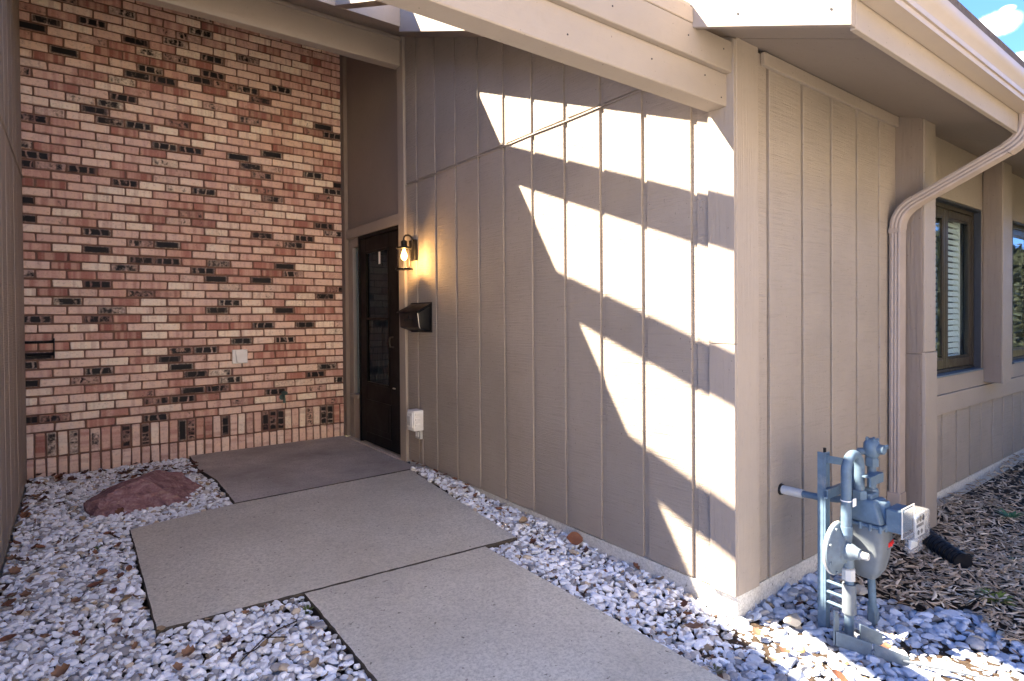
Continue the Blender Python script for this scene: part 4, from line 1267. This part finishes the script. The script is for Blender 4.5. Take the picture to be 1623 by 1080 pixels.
def stones(name, x0, x1, y0, y1, pitch, smin, smax, zones, seed, label, tint, layers=2, flat=1.0, sub=2, gapf=1.0, exclude=None):
    rg = np.random.default_rng(seed)
    P = []
    for L in range(layers):
        gx_, gy_ = np.meshgrid(np.arange(x0, x1, pitch), np.arange(y0, y1, pitch))
        p = np.stack([gx_.ravel(), gy_.ravel()], 1) + rg.uniform(-.55, .55, (gx_.size, 2)) * pitch + L * pitch * .5
        P.append(np.concatenate([p, np.full((len(p), 1), L)], 1))
    P = np.concatenate(P)
    keep = zones(P)
    for sp in SLABS: keep &= ~in_poly(P, sp)
    P = P[keep]
    n = len(P)
    protos, F = chip_protos(sub, 14, seed + 5, flat)
    size = rg.uniform(smin, smax, n) * np.clip(rg.lognormal(0, .22, n), .55, 1.6)
    ang = rg.uniform(0, 2 * np.pi, n); tx = rg.normal(0, .28, n); ty = rg.normal(0, .28, n)
    z = gz(P) + P[:, 2] * pitch * .30 + rg.uniform(-.006, .006, n) - (0.006)
    base = np.array(tint)
    tone = np.clip(rg.normal(1.0, .10, n), .62, 1.22)
    col = base[None, :] * tone[:, None]
    k = rg.random(n)
    tan = (k < .045); col[tan] = np.array([.56, .47, .36]) * tone[tan][:, None]
    gry = (k > .93); col[gry] = np.array([.34, .34, .36]) * tone[gry][:, None]
    low = (P[:, 2] == 0) if layers > 1 else np.zeros(n, bool)
    col[low] = col[low] * np.array([.58, .54, .50])       # lower layer soiled, and darkened as shade for the gaps between stones
    pid = rg.integers(0, len(protos), n)
    Vs, Fs, Cs = [], [], []
    off = 0
    for q, pv in enumerate(protos):
        idx = np.where(pid == q)[0]
        if not len(idx): continue
        c, s_ = np.cos(ang[idx]), np.sin(ang[idx])
        V = pv[None] * size[idx][:, None, None]
        # tilt about x and y, then spin
        y_ = V[..., 1] * np.cos(tx[idx])[:, None] - V[..., 2] * np.sin(tx[idx])[:, None]
        z_ = V[..., 1] * np.sin(tx[idx])[:, None] + V[..., 2] * np.cos(tx[idx])[:, None]
        x_ = V[..., 0] * np.cos(ty[idx])[:, None] + z_ * np.sin(ty[idx])[:, None]
        z_ = -V[..., 0] * np.sin(ty[idx])[:, None] + z_ * np.cos(ty[idx])[:, None]
        X = x_ * c[:, None] - y_ * s_[:, None] + P[idx, 0][:, None]
        Y = x_ * s_[:, None] + y_ * c[:, None] + P[idx, 1][:, None]
        Z = z_ + z[idx][:, None]
        Vs.append(np.stack([X, Y, Z], -1).reshape(-1, 3))
        m = pv.shape[0]
        Fs.append((F[None] + (np.arange(len(idx)) * m)[:, None, None] + off).reshape(-1, 3))
        Cs.append(np.repeat(col[idx], m, 0))
        off += m * len(idx)
    V, F2, C = np.concatenate(Vs), np.concatenate(Fs), np.concatenate(Cs)
    ctr = ((x0 + x1) / 2, (y0 + y1) / 2, -.1)
    o = raw_mesh(name, V, F2, M['stone'], C, ctr)
    tag(o, label, 'gravel', None, 'stuff')
    return n


WHITE = (.80, .83, .90)
in_left = lambda P: (P[:, 0] > XL + .02) & (P[:, 1] < 6.28)
n1 = stones('white_gravel', -.36, .92, 1.55, 6.32, .0300, .0150, .0240, in_left, 21, 'white marble gravel bed left of the path slabs', WHITE)
n2 = stones('white_gravel', 1.82, 2.40, 1.30, 4.60, .0300, .0155, .0250, lambda P: (P[:, 0] < XS + .0) & (P[:, 1] > 1.33), 22, 'narrow strip of white gravel between the path and the sunlit wall', WHITE)
n3 = stones('white_gravel', 1.84, 3.42, -.05, 1.50, .036, .018, .033, lambda P: (P[:, 0] < 3.17 + .10 * np.sin(P[:, 1] * 9) + .05 * np.sin(P[:, 1] * 23)) & ~((P[:, 1] > 1.36) & (P[:, 0] < 2.38)), 23, 'coarse bluish gravel round the gas meter at the wall corner', (.42, .47, .58), flat=.85)
n4 = stones('white_gravel', -2.6, .84, -1.5, 1.62, .042, .022, .034, lambda P: (P[:, 0] > XL + .02) | (P[:, 1] < 1.48), 24, 'white gravel bed beside the path outside the courtyard', WHITE, layers=2, sub=1)
n5 = stones('white_gravel', 1.84, 3.2, -1.5, -.05, .042, .022, .034, lambda P: P[:, 0] < 3.15, 25, 'coarse grey gravel bed on the window side of the path', (.22, .22, .23), layers=2, sub=1)

# a few larger odd stones that stand out of the bed
odd = [(2.52, 1.32, -.075, .052, (.36, .33, .29), 'rounded tan grey stone against the footing'), (2.80, 1.23, -.06, .040, (.38, .36, .32), 'grey stone tilted behind the meter riser'),
       (2.74, 1.43, -.06, .045, (.30, .31, .33), 'dark grey stone at the foot of the front wall'), (3.02, 1.25, -.06, .045, (.36, .34, .31), 'blocky grey stone beside the meter leg'),
       (2.35, 1.20, -.095, .030, (.62, .36, .14), 'orange tan pebble in the sunlit gravel')]
prs, PF = chip_protos(2, 5, 77)
for k, (x, y, zz, sz, cl, lab) in enumerate(odd):
    V = prs[k] * sz + np.array([x, y, zz])
    o = raw_mesh('stone', V, PF, M['stone'], np.tile(cl, (len(V), 1)), (x, y, zz))
    tag(o, lab, 'stone', 'odd stones in the gravel')

# ------------------------------------------------------------------ mulch
def mulch():
    rg = np.random.default_rng(41)
    P = []
    for x0, x1, y0, y1, n in ((3.05, 5.2, -.9, 1.50, 11000), (5.2, 9.0, -1.2, 1.50, 8500)):
        p = np.stack([rg.uniform(x0, x1, n), rg.uniform(y0, y1, n)], 1); P.append(p)
    P = np.concatenate(P)
    edge = 3.17 + .10 * np.sin(P[:, 1] * 9) + .05 * np.sin(P[:, 1] * 23)
    keep = (P[:, 0] > edge - .05) & ~((P[:, 0] > 4.14) & (P[:, 0] < 4.36) & (P[:, 1] > 1.34))
    P = P[keep]; n = len(P)
    ln = rg.uniform(.022, .075, n); wd = rg.uniform(.003, .009, n); th = wd * rg.uniform(.35, .7, n)
    ang = rg.normal(.4, 1.0, n); til = rg.normal(0, .22, n); cv = rg.normal(0, .35, n)
    z = -.098 + .028 * rg.random(n) + .02 * np.sin(P[:, 0] * 3.1) * np.sin(P[:, 1] * 4.7)
    z += .035 * np.clip((P[:, 0] - 4.4) / 2.5, 0, 1) + .02 * np.clip((P[:, 1] - 1.1) / .4, 0, 1)
    rings = 4
    prof = np.array([[-1, 0], [.0, 1], [1, -.1], [.1, -.9]])
    m = len(prof)
    V = np.zeros((n, rings, m, 3))
    for r_ in range(rings):
        s_ = r_ / (rings - 1) - .5
        tp = (1 - (2 * s_) ** 2 * .65)
        lx = s_ * ln; ly = cv * ln * (s_ ** 2 - .12)
        for q in range(m):
            a = lx; b = ly + prof[q, 0] * wd * tp; c = prof[q, 1] * th * tp + np.sin(til) * lx
            V[:, r_, q, 0] = P[:, 0] + a * np.cos(ang) - b * np.sin(ang)
            V[:, r_, q, 1] = P[:, 1] + a * np.sin(ang) + b * np.cos(ang)
            V[:, r_, q, 2] = z + c
    F = []
    for r_ in range(rings - 1):
        for q in range(m):
            q2 = (q + 1) % m
            F.append((r_ * m + q, r_ * m + q2, (r_ + 1) * m + q2, (r_ + 1) * m + q))
    F = np.array(F)
    FF = (F[None] + (np.arange(n) * rings * m)[:, None, None]).reshape(-1, 4)
    t = rg.random(n)[:, None]
    col = (1 - t) * np.array([[.19, .135, .09]]) + t * np.array([[.54, .43, .32]])
    pale = rg.random(n) < .22
    col[pale] = np.array([.62, .53, .42]) * rg.uniform(.8, 1.15, pale.sum())[:, None]
    C = np.repeat(col, rings * m, 0)
    o = raw_mesh('mulch', V.reshape(-1, 3), FF, M['mulch'], C, (5, .3, -.08))
    tag(o, 'shredded brown bark mulch along the front wall', 'mulch', None, 'stuff')


mulch()

# ------------------------------------------------------------------ cream house added across the drive as a sunlight bounce
oh = thing('added_house', (1, -9, 0), 'cream house added out of view to bounce sunlight into the courtyard', 'house')
ow = MB()
OY = -8.6
ow.box(-16, 3.2, OY - .2, OY, -.2, 5.6)
ow.build('wall', M['cream'], oh, smooth=0)
for k in range(10):
    MB().box(-15.9 + 2 * k, -15.8 + 2 * k, OY, OY + .02, -.15, 5.58).build('batten', M['cream'], oh, smooth=0)
MB().hexa([(-16.6, OY - 5, 5.4), (3.8, OY - 5, 5.4), (3.8, OY + .6, 5.55), (-16.6, OY + .6, 5.55), (-16.6, OY - 5, 7.6), (3.8, OY - 5, 7.6), (3.8, OY + .6, 5.7), (-16.6, OY + .6, 5.7)]).build('roof', M['shingle'], oh, smooth=0)
for x in (-11.5, -3.5, 1.2):
    w = MB().box(x, x + 1.5, OY - .01, OY + .035, .9, 2.1, .004).build('window', M['bronze'], oh)
    MB().box(x + .07, x + .72, OY + .036, OY + .04, .97, 2.03).box(x + .78, x + 1.43, OY + .036, OY + .04, .97, 2.03).build('pane', M['dark_glass'], w, smooth=0)
for x in (-8.5, ):
    d = MB().box(x, x + 2.5, OY - .01, OY + .03, -.15, 2.15, .004).build('garage_door', M['white_plastic'], oh)
    for r_ in range(4):
        for q in range(4):
            MB().box(x + .08 + .6 * q, x + .62 + .6 * q, OY + .031, OY + .045, -.07 + .56 * r_, .40 + .56 * r_, .006).build('panel', M['white_plastic'], d)

# evergreens added out of view to dim the front wall and window reflections
def added_hedge(x0, x1, y0, h, seed, label):
    rg = np.random.default_rng(seed)
    n = 26000
    P = np.stack([rg.uniform(x0, x1, n), y0 + rg.normal(0, .45, n), rg.uniform(0, 1, n) ** .8 * h], 1)
    P[:, 2] += .25 * np.sin(P[:, 0] * 2.1) * P[:, 2] / h
    P[:, 1] += .5 * np.sign(P[:, 1] - y0) * (1 - P[:, 2] / h)
    a = rg.normal(size=(n, 3)); a /= np.linalg.norm(a, axis=1)[:, None]
    b = np.cross(a, rg.normal(size=(n, 3))); b /= np.linalg.norm(b, axis=1)[:, None]
    s_ = rg.uniform(.10, .20, n)[:, None]
    V = np.stack([P - a * s_, P + b * s_ * .5, P + a * s_, P - b * s_ * .5], 1).reshape(-1, 3)
    V[:, 2] = np.maximum(V[:, 2], -.15)
    F = np.arange(4 * n).reshape(-1, 4)
    C = np.repeat(np.array([[.032, .043, .024]]) * rg.uniform(.6, 1.5, (n, 1)), 4, 0)
    root = thing('added_hedge', ((x0 + x1) / 2, y0, -.16), label, 'added_hedge', 'added hedges across the lawn')
    o = raw_mesh('foliage', V, F, M['greenv'], C, ((x0 + x1) / 2, y0, 1))
    o.parent = root; o.location = Vector(((x0 + x1) / 2, y0, 1)) - ORIG[root.name]
    st = MB()
    for k in range(int(x1 - x0)): st.tube([(x0 + .5 + k, y0, -.2), (x0 + .5 + k, y0, h * .85)], [.05, .02], 6)
    s2 = st.build('stem', M['soil'], root); s2['kind'] = 'stuff'


added_hedge(3.5, 18, -3.7, 3.3, 61, 'dark evergreens added across the lawn to dim the front wall')
added_hedge(18.5, 44, -3.7, 3.6, 62, 'taller far evergreens added to darken the window glass reflection')

# ------------------------------------------------------------------ fallen leaves, twigs, weeds
def leaf_mesh(seed):
    rg = random.Random(seed)
    n, m = 7, 5
    ln = 1.0; V = []
    curl, fold = rg.uniform(.3, 1.1), rg.uniform(.1, .6)
    lob = rg.choice([0, 0, .25])
    for i in range(n):
        s_ = i / (n - 1)
        w = .36 * math.sin(math.pi * min(.98, s_ * .93 + .05)) ** .8 * (1 + lob * math.cos(s_ * 18))
        for j in range(m):
            t = j / (m - 1) * 2 - 1
            x = (s_ - .5) * ln; y = t * w
            zz = abs(t) * w * fold + curl * (s_ - .5) ** 2 * .8 + rg.uniform(-.02, .02)
            V.append((x, y, zz))
    F = [(i * m + j, i * m + j + 1, (i + 1) * m + j + 1, (i + 1) * m + j) for i in range(n - 1) for j in range(m - 1)]
    return np.array(V), np.array(F)


leaf_cols = [(.155, .062, .036), (.115, .048, .030), (.19, .085, .048), (.075, .036, .027), (.21, .115, .07), (.28, .20, .125)]
lf_meshes = []
for k in range(12):
    V, F = leaf_mesh(100 + k)
    me = bpy.data.meshes.new('leaf')
    me.from_pydata([tuple(p) for p in V], [], [tuple(f) for f in F])
    c = leaf_cols[k % 6]
    a = me.color_attributes.new('Col', 'FLOAT_COLOR', 'POINT')
    a.data.foreach_set('color', np.tile((*c, 1), (len(V), 1)).astype(np.float32).ravel())
    me.materials.append(M['leafv']); me.shade_smooth()
    lf_meshes.append(me)


def leaf(x, y, zz, sz, label, group, k=None, tilt=.5):
    o = bpy.data.objects.new('fallen_leaf', lf_meshes[random.randrange(12) if k is None else k])
    COL.objects.link(o)
    o.location = (x, y, zz); o.scale = (sz, sz * random.uniform(.8, 1.5), sz * random.uniform(.8, 1.6))
    o.rotation_euler = (random.uniform(-tilt, tilt), random.uniform(-tilt, tilt), random.uniform(0, 6.28))
    tag(o, label, 'leaf', group)
    return o


def at_ground(u, v, h):
    """where the line of sight through a spot of the photograph meets the ground"""
    d = (u - 811.5) / 927.285 * RT + (v - 513.03) / 927.285 * DN + FWD
    k = (h - EYE.z) / d.z
    return EYE + d * k


LG = 'brown leaf lying loose among the white gravel left of the path'
spots = [(150, 933, .075), (120, 958, .05), (35, 975, .06), (12, 965, .06), (60, 905, .05), (205, 905, .05), (170, 850, .05), (172, 735, .06), (115, 745, .05), (110, 785, .06), (95, 800, .07), (30, 835, .07), (25, 865, .07),
         (22, 912, .07), (215, 950, .045), (225, 970, .04), (180, 940, .045), (360, 1020, .05), (370, 1045, .05), (300, 1040, .06), (215, 1030, .05), (100, 1070, .07), (12, 1018, .07), (70, 1015, .06), (495, 1000, .04),
         (485, 1040, .05), (420, 1025, .04), (335, 800, .05), (300, 805, .05), (250, 745, .05), (275, 740, .06), (300, 752, .05), (215, 737, .05), (60, 745, .06), (85, 755, .06), (140, 760, .05), (330, 770, .05), (320, 750, .045),
         (130, 825, .05), (60, 860, .05), (90, 880, .04), (150, 880, .045), (190, 880, .04), (20, 890, .06), (255, 1000, .04), (330, 985, .04), (390, 975, .04), (185, 990, .045), (280, 1065, .05), (540, 1065, .04), (120, 1010, .05),
         (10, 935, .06), (45, 940, .05), (260, 760, .05), (240, 735, .05), (70, 770, .05), (50, 790, .05), (345, 790, .04)]
for (u, v, sz) in spots:
    p = at_ground(u, v, -.035)
    leaf(p.x, p.y, -.026, sz * .85, LG, 'fallen leaves on the left gravel')
SG = 'brown leaf caught in the gravel strip along the siding'
for (u, v, sz) in [(720, 778, .05), (738, 790, .06), (700, 762, .05), (690, 752, .05), (672, 745, .05), (755, 800, .05), (792, 822, .05), (830, 842, .06), (845, 870, .05), (930, 880, .05), (1045, 925, .055), (1060, 962, .05), (1090, 975, .05),
                   (1008, 905, .05), (680, 748, .04), (745, 785, .05), (710, 770, .05), (868, 880, .04), (1085, 960, .04)]:
    p = at_ground(u, v, -.07)
    if p.x > XS - .03: p.x = XS - .04
    leaf(p.x, p.y, gz(np.array([[p.x, p.y]]))[0] + .030, sz, SG, 'fallen leaves in the gravel strip')
p = at_ground(904, 862, -.05); leaf(XS - .06, p.y, -.028, .10, 'large upright reddish leaf leaning on the pale footing', 'fallen leaves in the gravel strip', 0, 1.0)
p = at_ground(1100, 1004, -.09); leaf(p.x, p.y, -.07, .08, 'long tan leaf on the gravel beside the path edge', 'fallen leaves in the gravel strip', 4, .2)
MG = 'brown leaf on the coarse gravel near the gas meter'
for (u, v, sz) in [(1268, 960, .05), (1200, 1005, .05), (1245, 1035, .05), (1405, 1030, .05), (1225, 1050, .05), (1330, 1075, .06), (1430, 955, .05)]:
    p = at_ground(u, v, -.09)
    leaf(p.x, p.y, -.085, sz, MG, 'fallen leaves near the meter')
for k in range(44):
    e = random.random()
    if e < .45: x, y = XL + random.uniform(.03, .16), random.uniform(3.2, 6.1)
    elif e < .7: x, y = .25 - random.uniform(.01, .09), random.uniform(2.9, 4.3)
    else: x, y = random.uniform(-.3, .8), random.uniform(1.9, 5.6)
    if .2 < x and (2.72 < y < 4.5): continue
    leaf(x, y, -.030, random.uniform(.035, .065), LG, 'fallen leaves on the left gravel')
# leaf litter massed behind the boulder and along the brick
for k in range(46):
    if k < 30: x, y = random.uniform(.25, .85), random.uniform(5.45, 5.95)
    else: x, y = random.uniform(-.3, .2), random.uniform(5.9, 6.25)
    leaf(x, y, -.032 + random.uniform(0, .02), random.uniform(.045, .075), 'dark leaf in the litter drift behind the boulder', 'leaf litter by the brick wall', random.choice([0, 1, 3, 6, 7, 9]))
# crumbled leaf bits and bark crumbs between the stones
def litter():
    rg = np.random.default_rng(91)
    P = []
    n = 2600
    a = np.stack([rg.uniform(-.33, .9, n), rg.uniform(1.7, 6.27, n)], 1); P.append(a[(rg.random(n) < np.clip(.45 + .3 * np.sin(a[:, 0] * 9 + a[:, 1] * 5) + .35 * (a[:, 1] > 5.3), 0, 1))])
    n = 800
    P.append(np.stack([rg.uniform(1.84, 2.36, n), rg.uniform(1.3, 4.5, n)], 1))
    n = 500
    P.append(np.stack([rg.uniform(1.9, 3.2, n), rg.uniform(.4, 1.45, n)], 1))
    P = np.concatenate(P); P = P[(P[:, 0] < XS - .02) | (P[:, 1] < YF - .03)]
    for sp in SLABS: P = P[~in_poly(P, sp)]
    n = len(P)
    z = gz(P) + rg.uniform(-.006, .014, n)
    a = rg.uniform(0, 6.28, n); l = rg.uniform(.006, .018, n); w = l * rg.uniform(.3, .8, n)
    ux = np.stack([np.cos(a), np.sin(a), rg.normal(0, .5, n)], 1); uy = np.stack([-np.sin(a), np.cos(a), rg.normal(0, .5, n)], 1)
    c = np.concatenate([P, z[:, None]], 1)
    V = np.stack([c - ux * l[:, None], c + uy * w[:, None], c + ux * l[:, None], c - uy * w[:, None] + np.array([0, 0, .003])], 1).reshape(-1, 3)
    pal = np.array([(.11, .05, .03), (.16, .075, .045), (.07, .04, .028), (.21, .13, .08)])
    C = np.repeat(pal[rg.integers(0, 4, n)], 4, 0)
    o = raw_mesh('leaf_litter', V, np.arange(4 * n).reshape(-1, 4), M['leafv'], C, (1.2, 3, -.05))
    tag(o, 'crumbled brown leaf litter scattered between the gravel stones', 'leaf litter', None, 'stuff')


litter()
# twigs
for k, pts in enumerate([[(470, 985), (440, 1000), (405, 1030), (385, 1040)], [(455, 1010), (420, 1012), (380, 1050)], [(1385, 895), (1420, 900), (1450, 885)], [(1530, 960), (1560, 945), (1600, 930)]]):
    q = [at_ground(u, v, -.03 if k < 2 else -.06) for u, v in pts]
    tag(MB().tube([(p.x, p.y, p.z + .004 * (i % 2)) for i, p in enumerate(q)], .0028, 5).build('twig', M['leafv'] if k > 1 else M['soil']),
        ['thin dark twig on the gravel below the path slab', 'second dark twig crossing the gravel by the path corner', 'pale stick on the mulch behind the meter leg', 'pale curved stick beside the yellow green weed'][k], 'twig', 'twigs')


def weed(u, v, h, sz, n, col, label):
    p = at_ground(u, v, h)
    rg = np.random.default_rng(int(u))
    V, F, C = [], [], []
    for k in range(n):
        a = rg.uniform(0, 6.28); r0 = rg.uniform(0, sz * .35); ln = rg.uniform(.5, 1.0) * sz; up = rg.uniform(.3, 1.0)
        o = np.array([p.x + r0 * math.cos(a), p.y + r0 * math.sin(a), h - .01])
        d = np.array([math.cos(a), math.sin(a), up]); d /= np.linalg.norm(d)
        sd = np.array([-math.sin(a), math.cos(a), 0]) * sz * .09
        b = len(V)
        V += [o, o + d * ln * .5 + sd, o + d * ln * .5 - sd, o + d * ln - np.array([0, 0, ln * .2])]
        F += [(b, b + 1, b + 2), (b + 1, b + 3, b + 2)]
        C += [np.array(col) * rg.uniform(.7, 1.3)] * 4
    o = raw_mesh('weed', np.array(V), np.array(F), M['greenv'], np.array(C), (p.x, p.y, h))
    tag(o, label, 'weed', 'weeds in the beds')


weed(1602, 818, -.05, .085, 40, (.05, .14, .06), 'small dark green weed in the mulch by the front wall')
weed(1580, 950, -.075, .085, 55, (.13, .16, .03), 'yellow green weed tuft at the edge of the mulch')
weed(155, 868, -.04, .04, 30, (.10, .13, .04), 'tiny green sprig in the gravel left of the path')
weed(487, 966, -.04, .045, 34, (.07, .10, .03), 'green moss tuft at the corner of the path slab')
weed(1135, 1060, -.085, .035, 26, (.07, .08, .04), 'olive sprig at the path edge near the bottom')
weed(1605, 885, -.06, .04, 16, (.06, .08, .04), 'faint olive weed between the two weeds in the mulch')
